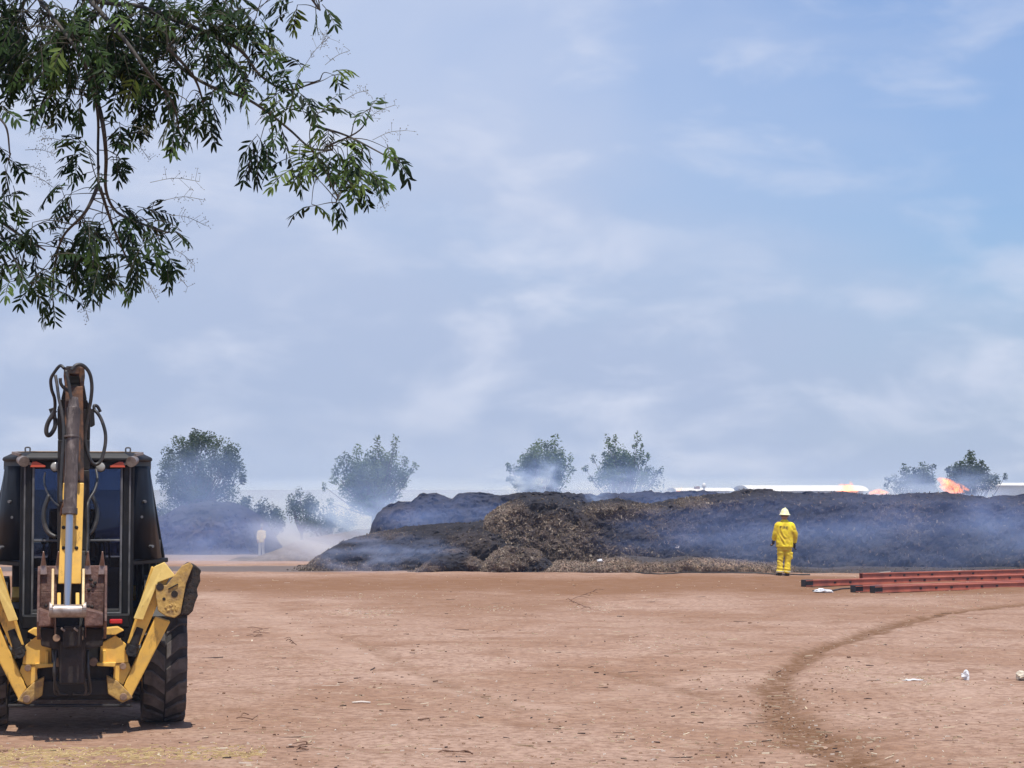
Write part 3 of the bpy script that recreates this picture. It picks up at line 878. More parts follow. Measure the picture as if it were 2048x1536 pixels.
for i, (px, py, Y, rx, ry, n, lb) in enumerate(((505, 1025, 118, 32, 28, 26, "grey bush just right of the far dark heap"), (545, 1040, 120, 22, 18, 14, "low grey bush behind the distant yellow figure"), (330, 1030, 118, 40, 20, 18, "low bush close beside the cab under the round tree"),
        (655, 1045, 100, 45, 16, 20, "low bush along the top of the sandy berm"))):
    far_tree("bush", lb, (px, py + ry), Y, [], [(px, py, rx, ry, n)], .05, leaf=.15, seed=20 + i, depth=1.2, group="bushes beyond the piles", fork=.2)

# ================================================================== SMOKE
def smoke_mat(name, dens, col, nsc, seed, lo=.38, hi=.72, power=1.3, stretch=(1, 1, 1), aniso=0.0):
    m = bpy.data.materials.new(name); m.use_nodes = True
    global nt, tcn
    nt = m.node_tree; nt.nodes.clear()
    out = nt.nodes.new('ShaderNodeOutputMaterial')
    pv = nt.nodes.new('ShaderNodeVolumePrincipled')
    pv.inputs['Color'].default_value = (*col, 1)
    pv.inputs['Absorption Color'].default_value = (1, 1, 1, 1)
    pv.inputs['Anisotropy'].default_value = aniso
    tcn = nt.nodes.new('ShaderNodeTexCoord')
    ln = nt.nodes.new('ShaderNodeVectorMath'); ln.operation = 'DOT_PRODUCT'
    nt.links.new(tcn.outputs['Object'], ln.inputs[0]); nt.links.new(tcn.outputs['Object'], ln.inputs[1])
    sb = nt.nodes.new('ShaderNodeMath'); sb.operation = 'SUBTRACT'; sb.use_clamp = True
    sb.inputs[0].default_value = 1.0
    nt.links.new(ln.outputs['Value'], sb.inputs[1])
    pw = nt.nodes.new('ShaderNodeMath'); pw.operation = 'POWER'; pw.inputs[1].default_value = power
    nt.links.new(sb.outputs[0], pw.inputs[0])
    mp = nt.nodes.new('ShaderNodeMapping')
    mp.inputs['Location'].default_value = (seed, seed * 1.7, seed * .3)
    mp.inputs['Scale'].default_value = stretch
    nt.links.new(tcn.outputs['Object'], mp.inputs['Vector'])
    nz = nt.nodes.new('ShaderNodeTexNoise')
    nz.inputs['Scale'].default_value = nsc; nz.inputs['Detail'].default_value = 3
    nz.inputs['Distortion'].default_value = .4
    nt.links.new(mp.outputs[0], nz.inputs['Vector'])
    d = gmul(gmul(pw.outputs[0], gramp(nz.outputs['Fac'], lo, hi)), float(dens))
    nt.links.new(d, pv.inputs['Density'])
    nt.links.new(pv.outputs[0], out.inputs['Volume'])
    return m
SMOKE_N = 0
def smoke(px, py, Y, rx, ry, rz, dens, label, col=(.62, .74, 1.0), nsc=2.2, rot=0.0, **kw):
    """rx, rz in pixels at that depth, ry metres along the view"""
    global SMOKE_N
    SMOKE_N += 1
    mb = MB(); mb.ball((0, 0, 0), 1.0, 24, 14)
    o = mb.build("smoke", smoke_mat("smoke_%d" % SMOKE_N, dens, col, nsc, SMOKE_N * 3.3, **kw))
    p = at(px, py, Y)
    o.location = p
    o.scale = (rx * Y / F, ry, rz * Y / F)
    o.rotation_euler = (0, rot, 0)
    tag(o, label, "smoke", kind='stuff')
    return o
BLUE = (.44, .60, 1.0)
DEEP = (.29, .42, .84)
LAV = (.46, .58, 1.0)
PALE = (.56, .64, .93)
smoke(1000, 975, 97, 1150, 4.0, 100, .075, 'broad thin blue smoke drifting through all the trees', (.34, .52, 1.0), 1.4, lo=.1, hi=.6, power=.9)
smoke(700, 1010, 150, 560, 16.0, 62, .13, "wide far bank of pale smoke along the horizon behind the trees", (.40, .50, .80), 1.6, lo=.2, hi=.6, power=.8)
smoke(1500, 985, 175, 700, 16.0, 34, .08, "far pale smoke low on the horizon behind the sheds", (.40, .50, .80), 1.6, lo=.2, hi=.6, power=.8)
smoke(640, 1092, 73, 170, 3.0, 46, .60, "pale smoke rolling low over the sandy berm", PALE, 1.6, rot=.28, lo=.22, hi=.6)
smoke(720, 1050, 76, 120, 3.0, 44, .5, "pale smoke pouring off the upper end of the low black pile", BLUE, 1.8, rot=.35, lo=.25, hi=.65)
smoke(470, 1118, 66, 230, 2.5, 24, .22, 'thin pale smoke creeping over the ground beside the sandy berm', PALE, 1.8, lo=.25)
smoke(530, 1075, 84, 70, 3.0, 55, .15, 'pale puff of smoke around the distant person', PALE, 1.6, lo=.25)
smoke(400, 1068, 79, 230, 3.5, 90, .26, "bluish smoke bank before the far dark heap", (.34, .48, 1.0), 1.8, lo=.3)
smoke(395, 975, 100, 150, 5.0, 100, .10, "thin blue smoke across the round dark tree", BLUE, 1.8, lo=.2)
smoke(700, 960, 92, 120, 4, 130, .035, 'tall pale smoke drifting up past the broad green tree', (.6, .72, 1.0), 2.4, rot=-.5, lo=.4, hi=.66)
smoke(740, 1025, 84, 150, 5.0, 70, .34, "blue smoke at the end of the blackened bank", BLUE, 2.0, lo=.3)
smoke(1055, 968, 88, 90, 3.5, 36, .85, "blue smoke plume rising before the middle tree", BLUE, 2.6, rot=.15, lo=.42, hi=.66)
smoke(1095, 948, 89, 46, 2.5, 44, .7, "narrow blue smoke puff climbing the middle tree", BLUE, 2.2, rot=-.5, lo=.42, hi=.68)
smoke(1200, 996, 68.6, 45, 1.6, 24, 1.1, "thin blue wisp crossing the crest of the long pile", BLUE, 2.0, rot=.4)
smoke(1265, 975, 86, 150, 3.5, 46, .46, "low blue smoke under the open tufted tree", BLUE, 2.2, lo=.3)
smoke(760, 1108, 57.0, 190, 1.5, 50, .75, "blue smoke curling off the low black pile", BLUE, 2.4, lo=.42, hi=.75)
smoke(900, 1035, 67.5, 210, 2.4, 62, .34, "blue veil of smoke hanging before the blackened bank", DEEP, 2.0, lo=.25)
smoke(1330, 1000, 68.5, 240, 2.0, 32, .30, "blue smoke lying on the crest behind the brown face", DEEP, 2.0, lo=.3)
smoke(1740, 1070, 57.6, 500, 1.5, 110, .58, "thin blue smoke veil over the long dark face", DEEP, 2.0, lo=.3, hi=.75)
smoke(1400, 1075, 57.6, 260, 1.4, 75, .45, "blue smoke patch near the middle of the dark face", DEEP, 2.0, lo=.35, hi=.75)
smoke(2030, 1050, 57.6, 170, 1.6, 90, .55, "denser blue smoke over the far end of the dark face", DEEP, 2.0, lo=.3)
smoke(1880, 985, 90, 210, 3.5, 62, .62, "blue smoke lying behind the flames on the crest", BLUE, 2.4, lo=.35)
smoke(870, 900, 96, 330, 8, 120, .030, "faint grey smoke drifting up over the treetops", (.70, .76, .95), 1.5)

# ================================================================== HAZE
hz = MB(); hz.box((0, 190, 5.25), (620, 460, 15.5))
M_HAZE = bpy.data.materials.new("haze"); M_HAZE.use_nodes = True
hn = M_HAZE.node_tree; hn.nodes.clear()
ho = hn.nodes.new('ShaderNodeOutputMaterial'); hv = hn.nodes.new('ShaderNodeVolumePrincipled')
hv.inputs['Color'].default_value = (.52, .68, 1.0, 1)
hv.inputs['Absorption Color'].default_value = (1, 1, 1, 1)
hv.inputs['Density'].default_value = .00045
hn.links.new(hv.outputs[0], ho.inputs['Volume'])
tag(hz.build("haze", M_HAZE), "pale blue haze filling the air over the lot", "haze", kind='stuff')

# ================================================================== FLAMES
def flame_mat(name, col, e):
    m = bpy.data.materials.new(name); m.use_nodes = True
    global nt, tcn
    nt = m.node_tree; nt.nodes.clear()
    out = nt.nodes.new('ShaderNodeOutputMaterial')
    em = nt.nodes.new('ShaderNodeEmission')
    em.inputs['Color'].default_value = (*col, 1)
    tcn = nt.nodes.new('ShaderNodeTexCoord')
    s = gmul(gramp(gnoise(3.2, 4, .6, .6), .40, .62, .12, 1.0), float(e))
    nt.links.new(s, em.inputs['Strength'])
    ab = nt.nodes.new('ShaderNodeVolumeAbsorption')
    ab.inputs['Color'].default_value = (.96, .34, .10, 1)
    ab.inputs['Density'].default_value = 1.6
    ad = nt.nodes.new('ShaderNodeAddShader')
    nt.links.new(em.outputs[0], ad.inputs[0]); nt.links.new(ab.outputs[0], ad.inputs[1])
    nt.links.new(ad.outputs[0], out.inputs['Volume'])
    return m
M_FLAME = flame_mat("flame", (1.0, .30, .09), 7.5)
def flame(tongues, Y, label, thick=1.0):
    """each tongue: list of (px, py, radius px) along its axis"""
    p0 = at(tongues[0][0][0], tongues[0][0][1], Y)
    mb = MB()
    for k, tg in enumerate(tongues):
        P = [at(px, py, Y) - p0 + Vector((0, .25 * (k % 3 - 1), 0)) for px, py, r in tg]
        rs = [1.12 * r * Y / F for px, py, r in tg]
        Q = curve_pts(P, 5)
        rr = np.interp(np.linspace(0, len(tg) - 1, len(Q)), range(len(tg)), rs)
        rr = [float(r) * (1 + .22 * noise.noise(Vector((i * .9, k * 7.7, Y)))) for i, r in enumerate(rr)]
        mb.tube(Q, rr, 10)
    o = mb.build("flame", M_FLAME, smooth=True); o.location = p0
    tag(o, label, "fire", "flames on top of the pile")
flame([[(1922, 982, 3), (1908, 975, 9), (1892, 968, 10), (1878, 961, 5), (1870, 957, 1)],
       [(1930, 984, 2), (1912, 981, 6), (1896, 980, 6), (1885, 976, 3), (1878, 971, 1)],
       [(1905, 972, 3), (1898, 964, 4), (1890, 958, 3), (1880, 955, .6)], [(1935, 981, 2), (1920, 973, 4), (1908, 966, 3), (1898, 962, .8)]], 66.5, "tallest orange flame leaning over the pile between two smoky trees")
flame([[(1680, 985, 5), (1690, 980, 10), (1697, 974, 7), (1700, 968, 4), (1696, 961, .8)], [(1715, 983, 3), (1705, 978, 5), (1688, 972, 5), (1676, 969, 1)], [(1672, 986, 2), (1682, 983, 4), (1710, 984, 5), (1722, 982, 1)]], 66.5, "broad orange flame at the end of the long white roofed shed")
flame([[(1735, 987, 2), (1748, 984, 4.5), (1758, 982, 4), (1752, 978, 1)], [(1752, 987, 2), (1764, 985, 4), (1772, 985, 3), (1780, 986, .8)]], 66.5, "low orange flame licking the crest between two bigger flames")
flame([[(1352, 983, 2), (1357, 980, 3), (1361, 977, 2), (1363, 974, .6)]], 78.5, "tiny pink flame beside the low white shed")
# ================================================================== PEOPLE
def fuse(mb, name, material, parent, voxel, sm=4, fn=None, tint=False):
    """one continuous skin over the overlapping volumes in mb"""
    o = mb.build(name, material, parent, smooth=True)
    rm = o.modifiers.new('r', 'REMESH'); rm.mode = 'VOXEL'; rm.voxel_size = voxel; rm.use_smooth_shade = True
    s = o.modifiers.new('s', 'SMOOTH'); s.factor = .5; s.iterations = sm
    bake_mods(o)
    if fn:
        o.data.update()
        nr = [v.normal.copy() for v in o.data.vertices]
        for v, n_ in zip(o.data.vertices, nr):
            v.co += n_ * fn(v.co)
        o.data.update()
    return o
def loft(mb, rings, n=20):
    """rings: (x, y, z, rx, ry)"""
    vs = []
    for x, y, z, rx, ry in rings:
        for k in range(n):
            a = 2 * math.pi * k / n
            ca, sa = math.cos(a), math.sin(a)
            e = .82
            vs.append((x + rx * math.copysign(abs(ca) ** e, ca), y + ry * math.copysign(abs(sa) ** e, sa), z))
    m = len(rings)
    fs = [(i * n + k, i * n + (k + 1) % n, (i + 1) * n + (k + 1) % n, (i + 1) * n + k) for i in range(m - 1) for k in range(n)]
    fs += [tuple(range(n - 1, -1, -1)), tuple((m - 1) * n + k for k in range(n))]
    mb.add(vs, fs)
def hand(mb, wr, d, side, s=1.0, r=1.0):
    """palm, four curled fingers and a thumb; d: direction of the forearm, side: +1 right"""
    wr = Vector(wr); d = Vector(d).normalized()
    fw = Vector((0, 1, 0)); fw = (fw - d * fw.dot(d)).normalized()
    inw = d.cross(fw) * side
    palm = wr + d * .055 * s
    mb.tube([wr, palm, wr + d * .095 * s], [.026 * s, .036 * s, .034 * s], 10)
    for k in range(4):
        o = (k - 1.5) * .019 * s
        L = (.072, .080, .074, .058)[k] * s
        a = wr + d * .085 * s + fw * -o
        b = a + d * L * .5 + inw * .010
        c = b + d * L * .35 + inw * .026 * s
        e = c + d * L * .05 + inw * .024 * s
        mb.tube(curve_pts([a, b, c, e], 3), .0095 * s * r, 7)
    a = wr + d * .03 * s + fw * .022 * s
    mb.tube(curve_pts([a, a + fw * .030 * s + d * .025 * s + inw * .01, a + fw * .032 * s + d * .055 * s + inw * .02], 3), .0115 * s * r, 7)
M_SKIN = mat("skin", (.32, .17, .105), .55, (.36, .2, .13), 12)
M_YEL = mat("yellow_turnout_cloth", (.86, .68, .012), .75, (.62, .42, .02), 5, bump=.2, bscale=60)
M_YEL2 = mat("yellow_trouser_cloth", (.84, .64, .03), .8, (.66, .45, .03), 5, bump=.2, bscale=60)
M_GLOVE = mat("black_glove", (.018, .017, .018), .7)
M_HELM = mat("cream_helmet", (.84, .80, .42), .35)
M_BOOT = mat("black_boot", (.014, .013, .013), .6)
M_INK = mat("dark_lettering", (.035, .022, .012), .8)
M_TRIM = mat("pale_trim", (.62, .56, .36), .5)

def firefighter():
    g = gat(1568, 1152.5)
    g.z = zg(g.x, g.y)
    J = {'ls': (-.195, 0, 1.405), 'le': (-.262, .03, 1.13), 'lw': (-.262, .15, .96), 'rs': (.195, 0, 1.405), 're': (.300, -.01, 1.13), 'rw': (.305, .07, .885)}
    # body: one continuous mesh
    b = MB()
    b.ball((0, .03, 1.635), .098, 16, 12, (.9, 1.08, 1.22))                 # skull
    b.ball((0, .115, 1.575), .045, 10, 8, (1.0, .9, .9))                   # jaw
    b.ball((0, .145, 1.63), .016, 8, 6, (.8, 1, 1.4))                      # nose
    for s in (-1, 1):
        b.ball((s * .09, .02, 1.63), .026, 8, 6, (.45, .8, 1.2))           # ears
        b.ball((s * .034, .128, 1.652), .017, 8, 6)                        # brow / eye
    b.ball((0, .138, 1.585), .02, 8, 6, (1.5, .6, .5))                     # mouth
    b.tube([(0, .01, 1.40), (0, .012, 1.50), (0, .025, 1.60)], [.085, .064, .062], 12)
    loft(b, [(0, 0, .80, .165, .105), (0, 0, 1.0, .15, .095), (0, 0, 1.25, .18, .11), (0, 0, 1.40, .18, .095), (0, 0, 1.47, .08, .06)])
    for s, k in ((-1, 'l'), (1, 'r')):
        b.tube([(s * .1, 0, 1.41), J[k + 's'], J[k + 'e'], J[k + 'w']], [.07, .06, .043, .03], 10)
        w = Vector(J[k + 'w']); d = w - Vector(J[k + 'e'])
        hand(b, w, d, s, .96, .85)
    b.tube([(-.09, 0, .86), (-.105, .01, .45), (-.115, -.01, .07)], [.088, .06, .042], 10)
    b.tube([(.09, 0, .86), (.10, .01, .45), (.085, -.01, .07)], [.088, .06, .042], 10)
    for x in (-.115, .085):
        b.tube([(x, -.03, .045), (x, .14, .035)], [.04, .03], 8)
    body = fuse(b, "person", M_SKIN, None, .011, 3)
    body.location = g
    body.rotation_euler = (R(-1), R(1.5), R(8))
    tag(body, "person in yellow fire gear and pale helmet, seen from behind facing the smoking pile", "person")
    # jacket
    j = MB()
    loft(j, [(.005, 0, .775, .232, .165), (.005, 0, .80, .236, .168), (0, 0, .95, .235, .16), (0, .005, 1.12, .222, .155), (0, .005, 1.26, .222, .152), (0, .005, 1.36, .205, .138), (0, .01, 1.43, .165, .12), (0, .015, 1.49, .112, .098), (0, .02, 1.535, .082, .08)], 28)
    for s, k in ((-1, 'l'), (1, 'r')):
        S, E, W = (Vector(J[k + c]) for c in 'sew')
        j.tube(curve_pts([(s * .10, 0, 1.40), S + Vector((0, 0, -.02)), (S + E) / 2, E, (E + W) / 2, W - (W - E) * .12], 4), [.08] * 3 + [.084] * 5 + [.076] * 5 + [.07] * 5 + [.062] * 3, 14)
    def folds(p):
        x, y, z = p
        back = sstep(.02, -.08, y) if False else (1.0 if y < .02 else .35)
        tr = sstep(.80, .86, z) * (1 - sstep(1.36, 1.46, z))
        u = x * .82 + (z - 1.1) * .62
        w = noise.noise(Vector((x * 3, z * 2.2, 1))) * .7
        f = .027 * math.sin(u * 34 + w * 11) * max(-.2, .25 + 1.3 * noise.noise(Vector((x * 5 + z * 3, y * 6, z * 4 - x * 3))))
        if abs(x) > .225: f = .006 * math.sin(z * 50 + x * 20 + w * 6) * (.5 + noise.noise(Vector((x * 9, y * 9, z * 9))))
        return f * tr * back + .004 * noise.noise(Vector((x * 18, y * 18, z * 18)))
    jk = fuse(j, "jacket", M_YEL, body, .013, 5, folds)
    # lettering on the back: dark capitals wrapped on the cloth
    dg = bpy.context.evaluated_depsgraph_get()
    bv = bvhtree.BVHTree.FromPolygons([v.co.copy() for v in jk.data.vertices], [tuple(p.vertices) for p in jk.data.polygons])
    GL = {'F': [(0, 0, .22, 1), (0, .78, .85, 1), (0, .42, .65, .62)], 'I': [(.1, 0, .34, 1)], 'R': [(0, 0, .22, 1), (0, .8, .8, 1), (.62, .42, .84, 1), (0, .40, .8, .58), (.5, 0, .78, .42)], 'E': [(0, 0, .22, 1), (0, .8, .8, 1), (0, .41, .65, .6), (0, 0, .8, .2)]}
    lt = MB(); x0 = -.165; H = .075
    for ch, adv in (('F', .066), ('I', .036), ('R', .068), ('E', .06)):
        for a, c, e, f in GL[ch]:
            nxs = 5
            for k in range(nxs):
                q = []
                for uu, vv in ((a + (e - a) * k / nxs, c), (a + (e - a) * (k + 1) / nxs, c), (a + (e - a) * (k + 1) / nxs, f), (a + (e - a) * k / nxs, f)):
                    X = x0 + uu * .06; Z = 1.285 + vv * H - (X + .165) * .06
                    h = bv.ray_cast(Vector((X, -1, Z)), Vector((0, 1, 0)))[0]
                    q.append(Vector((X, (h.y if h else -.16) - .005, Z)))
                lt.add(q + [p_ + Vector((0, .004, 0)) for p_ in q], [(0, 1, 2, 3), (7, 6, 5, 4), (0, 4, 5, 1), (1, 5, 6, 2), (2, 6, 7, 3), (3, 7, 4, 0)])
        x0 += adv
    lt.build("lettering", M_INK, jk)
    # trousers
    t = MB()
    loft(t, [(0, 0, .84, .19, .13), (0, 0, .74, .195, .135), (0, 0, .70, .19, .13)], 22)
    t.tube(curve_pts([(-.095, 0, .78), (-.10, .0, .60), (-.108, .012, .44), (-.118, 0, .24), (-.122, -.005, .075)], 4), [.104] * 5 + [.088] * 4 + [.082] * 4 + [.088] * 4, 16)
    t.tube(curve_pts([(.095, 0, .78), (.102, .0, .60), (.105, .012, .44), (.092, 0, .24), (.082, -.005, .075)], 4), [.108] * 5 + [.096] * 4 + [.088] * 4 + [.092] * 4, 16)
    t.box((.195, -.01, .56), (.05, .15, .20)); t.box((.20, -.01, .635), (.055, .16, .055))
    def crumple(p):
        x, y, z = p
        return .013 * math.sin(z * 48 + x * 24 + 3 * noise.noise(Vector((x * 5, y * 5, z * 5)))) * noise.noise(Vector((x * 7, y * 7, z * 6))) * 1.6 + .010 * math.sin(z * 70 + x * 9) * (1 - sstep(.12, .32, z))
    fuse(t, "trousers", M_YEL2, body, .013, 4, crumple)
    for x in (-.122, .082):
        c = MB(); c.tube([(x, -.005, .10), (x, -.005, .135)], [.103, .103], 20); c.build("cuff_band", M_TRIM, body, smooth=False)
    for x in (-.122, .082):
        o = MB()
        o.tube([(x, -.02, .12), (x, -.015, .05), (x, 0, .0)], [.06, .062, .058], 12)
        o.tube([(x, -.05, .035), (x, .05, .04), (x + .02 * (1 if x > 0 else -1), .17, .032), (x, .2, .025)], [.045, .052, .045, .02], 10)
        fuse(o, "boot", M_BOOT, body, .012, 2)
    for s, k in ((-1, 'l'), (1, 'r')):
        W = Vector(J[k + 'w']); E = Vector(J[k + 'e']); o = MB()
        dd = (W - E).normalized()
        o.tube([W - dd * .05, W + dd * .01], [.048, .038], 12)
        hand(o, W, dd, s, 1.12, 1.35)
        fuse(o, "glove", M_GLOVE, body, .006, 2)
    # helmet: full brim
    h = MB()
    prof = [(.150, 1.662), (.146, 1.672), (.122, 1.70), (.108, 1.745), (.092, 1.79), (.066, 1.828), (.035, 1.846), (.0, 1.85)]
    loft(h, [(0, .02 - (.02 if z < 1.67 else 0), z, max(r, .002), max(r, .002) * 1.15) for r, z in prof], 28)
    hm = h.build("helmet", M_HELM, body, smooth=True)
    rb = MB(); rb.bar((0, -.135, 1.70), (0, -.03, 1.862), .022, .018); rb.bar((0, -.03, 1.862), (0, .12, 1.80), .022, .018); rb.build("helmet_rib", M_HELM, hm)
    nk = MB(); loft(nk, [(0, .03, 1.62, .105, .115), (0, .02, 1.672, .12, .13)], 20); nk.build("neck_flap", mat("dark_neck_flap", (.10, .05, .03), .8), hm, smooth=True)
firefighter()

def far_worker():
    Y = 99.0
    p = at(523, 1071, Y); g = Vector((p.x, Y, zg(p.x, Y)))
    b = MB()
    b.ball((.02, .0, 1.63), .10, 12, 9, (.92, 1.05, 1.2)); b.ball((.02, -.105, 1.62), .016, 6, 5)
    b.tube([(0, 0, 1.40), (.01, 0, 1.58)], [.08, .06], 10)
    loft(b, [(0, 0, .82, .16, .10), (0, 0, 1.1, .155, .1), (0, 0, 1.38, .18, .1), (0, 0, 1.47, .09, .07)])
    for s, e, w in ((-1, (-.25, -.02, 1.14), (-.24, -.10, .90)), (1, (.25, -.05, 1.14), (.22, -.2, .98))):
        b.tube([(s * .1, 0, 1.40), (s * .2, 0, 1.40), e, w], [.06, .06, .045, .03], 9)
        hand(b, w, Vector(w) - Vector(e), s)
        b.tube([(s * .09, 0, .86), (s * .11, 0, .45), (s * .13, 0, .06)], [.09, .06, .045], 9)
        b.tube([(s * .13, .03, .045), (s * .13, -.14, .035)], [.04, .03], 8)
    body = fuse(b, "person", M_SKIN, None, .014, 3)
    body.location = g
    body.scale = (.74, .9, .9)
    tag(body, "distant person in pale yellow top and light trousers, faint in the smoke", "person")
    j = MB(); loft(j, [(0, 0, .80, .21, .145), (0, 0, 1.1, .21, .14), (0, 0, 1.38, .22, .13), (0, 0, 1.48, .11, .09)], 20)
    for s, e, w in ((-1, (-.25, -.02, 1.14), (-.24, -.10, .90)), (1, (.25, -.05, 1.14), (.22, -.2, .98))):
        j.tube([(s * .1, 0, 1.40), (s * .2, 0, 1.40), e, Vector(w) * .85 + Vector(e) * .15], [.08, .09, .075, .06], 10)
    fuse(j, "jacket", mat("pale_yellow_cloth", (.50, .41, .18), .8), body, .02, 3)
    t = MB()
    for s in (-1, 1): t.tube([(s * .09, 0, .86), (s * .11, 0, .45), (s * .13, 0, .08)], [.115, .095, .085], 12)
    fuse(t, "trousers", mat("light_trousers", (.34, .33, .32), .85), body, .02, 3)
    h = MB(); loft(h, [(.02, 0, 1.66, .15, .165), (.02, 0, 1.70, .118, .135), (.02, 0, 1.80, .09, .1), (.02, 0, 1.85, .01, .01)], 18)
    h.build("helmet", mat("dark_helmet", (.06, .06, .07), .5), body, smooth=True)
far_worker()
# ================================================================== BACKHOE LOADER (seen from the rear)
BO = gat(150, 1446)
BR = math.hypot(BO.x, BO.y)
ay = Vector((BO.x / BR, BO.y / BR, 0)); ax = Vector((ay.y, -ay.x, 0))
BO.z = zg(BO.x, BO.y)
bh = empty("backhoe_loader", BO, math.atan2(ax.y, ax.x))
tag(bh, "dusty yellow and black backhoe loader with its digger arm folded up at the rear", "backhoe loader")
def B(px, py, ly):
    """sight line met with the machine's cross plane ly metres ahead of the rear axle"""
    d = ray(px, py); q = C0 - BO
    t = (ly - q.dot(ay)) / d.dot(ay)
    p = q + d * t
    return Vector((p.dot(ax), ly, p.z))
def BP(pts, ly):
    return [B(x, y, ly) for x, y in pts]
M_Y = mat("machine_yellow", (.84, .50, .095), .5, (.58, .35, .10), 5.0, bump=.12, bscale=18, lo=.48, hi=.78, speck=(.16, .085, .035), sscale=11, slo=.56, shi=.70, sfac=.75)
M_YD = mat("muddy_yellow", (.50, .31, .085), .7, (.20, .12, .06), 9.0, bump=.5, bscale=26, lo=.42, hi=.68)
M_RUST = mat("worn_rusty_paint", (.15, .062, .024), .7, (.022, .014, .011), 7.0, bump=.3, bscale=20, lo=.4, hi=.62)
M_DK = mat("greasy_black", (.009, .008, .0075), .6, (.030, .020, .015), 6.0, bump=.2, lo=.48, hi=.75)
M_DKB = mat("dark_brown_steel", (.013, .009, .007), .7, (.036, .022, .017), 7.0, bump=.4, bscale=24, lo=.42, hi=.7)
M_BUCK = mat("worn_bucket_steel", (.19, .105, .082), .62, (.095, .052, .042), 8.0, metal=.15, bump=.5, bscale=26, lo=.40, hi=.66, speck=(.30, .20, .165), sscale=14, slo=.55, shi=.68, sfac=.6)
M_STEEL = mat("worn_steel", (.36, .31, .28), .42, (.22, .17, .145), 10, metal=.5)
M_CHROME = mat("chrome_rod", (.50, .50, .52), .32, metal=1.0)
M_CYL = mat("dirty_cylinder", (.10, .075, .066), .5, (.045, .032, .028), 5, metal=.2, bump=.15, lo=.42, hi=.66, speck=(.30, .25, .22), sscale=10, slo=.52, shi=.66, sfac=.6)
M_FRAME = mat("cab_black_paint", (.009, .009, .010), .5, (.028, .025, .023), 4, lo=.52, hi=.8, spec=.3)
M_EDGE = mat("worn_black_edge", (.15, .15, .155), .4, (.08, .08, .082), 6)
M_RUB = mat("tyre_rubber", (.020, .019, .019), .9, (.05, .043, .04), 5, bump=.2, lo=.40, hi=.7)
M_LUG = mat("lit_dusty_tread", (.060, .052, .048), .9, (.11, .095, .085), 6, bump=.3)  # dust, plus painted light: lugs paler than the dark carcass between them
M_PADR = mat("chewed_rubber", (.012, .010, .009), .9, (.04, .026, .018), 14, bump=.8, bscale=30)
M_HOSEB = mat("hydraulic_hose", (.022, .021, .020), .45, (.10, .085, .075), 9, lo=.5, hi=.8)
M_LENS = mat("lamp_lens", (.36, .35, .32), .12, spec=.8)
M_REDL = mat("red_lens", (.55, .022, .025), .25)
M_ORL = mat("orange_red_marker", (.62, .10, .05), .35)
M_AMB = mat("amber_lens", (.85, .50, .10), .2)
M_PIN = mat('dirty_pin', (.30, .19, .12), .6, (.16, .10, .07), 12)
M_HOLE = mat('dark_hole', (.02, .012, .008), .8)
M_SEAT = mat("black_seat", (.012, .012, .013), .7)
M_GLASS = bpy.data.materials.new("tinted_glass"); M_GLASS.use_nodes = True
_n = M_GLASS.node_tree
_p = _n.nodes['Principled BSDF']
_p.inputs['Base Color'].default_value = (.012, .014, .018, 1); _p.inputs['Roughness'].default_value = .06; _p.inputs['Specular IOR Level'].default_value = .4
_t = _n.nodes.new('ShaderNodeBsdfTransparent'); _t.inputs['Color'].default_value = (.54, .60, .72, 1)
_m = _n.nodes.new('ShaderNodeMixShader'); _m.inputs[0].default_value = .20
_n.links.new(_t.outputs[0], _m.inputs[1]); _n.links.new(_p.outputs[0], _m.inputs[2])
_n.links.new(_m.outputs[0], _n.nodes['Material Output'].inputs['Surface'])
M_GLASSD = mat("dark_side_glass", (.008, .009, .012), .38, spec=.10)
TY = .42                               # tyre width
xo = B(369, 1330, -.2).x               # outer face of the rear tyre
TR = .69
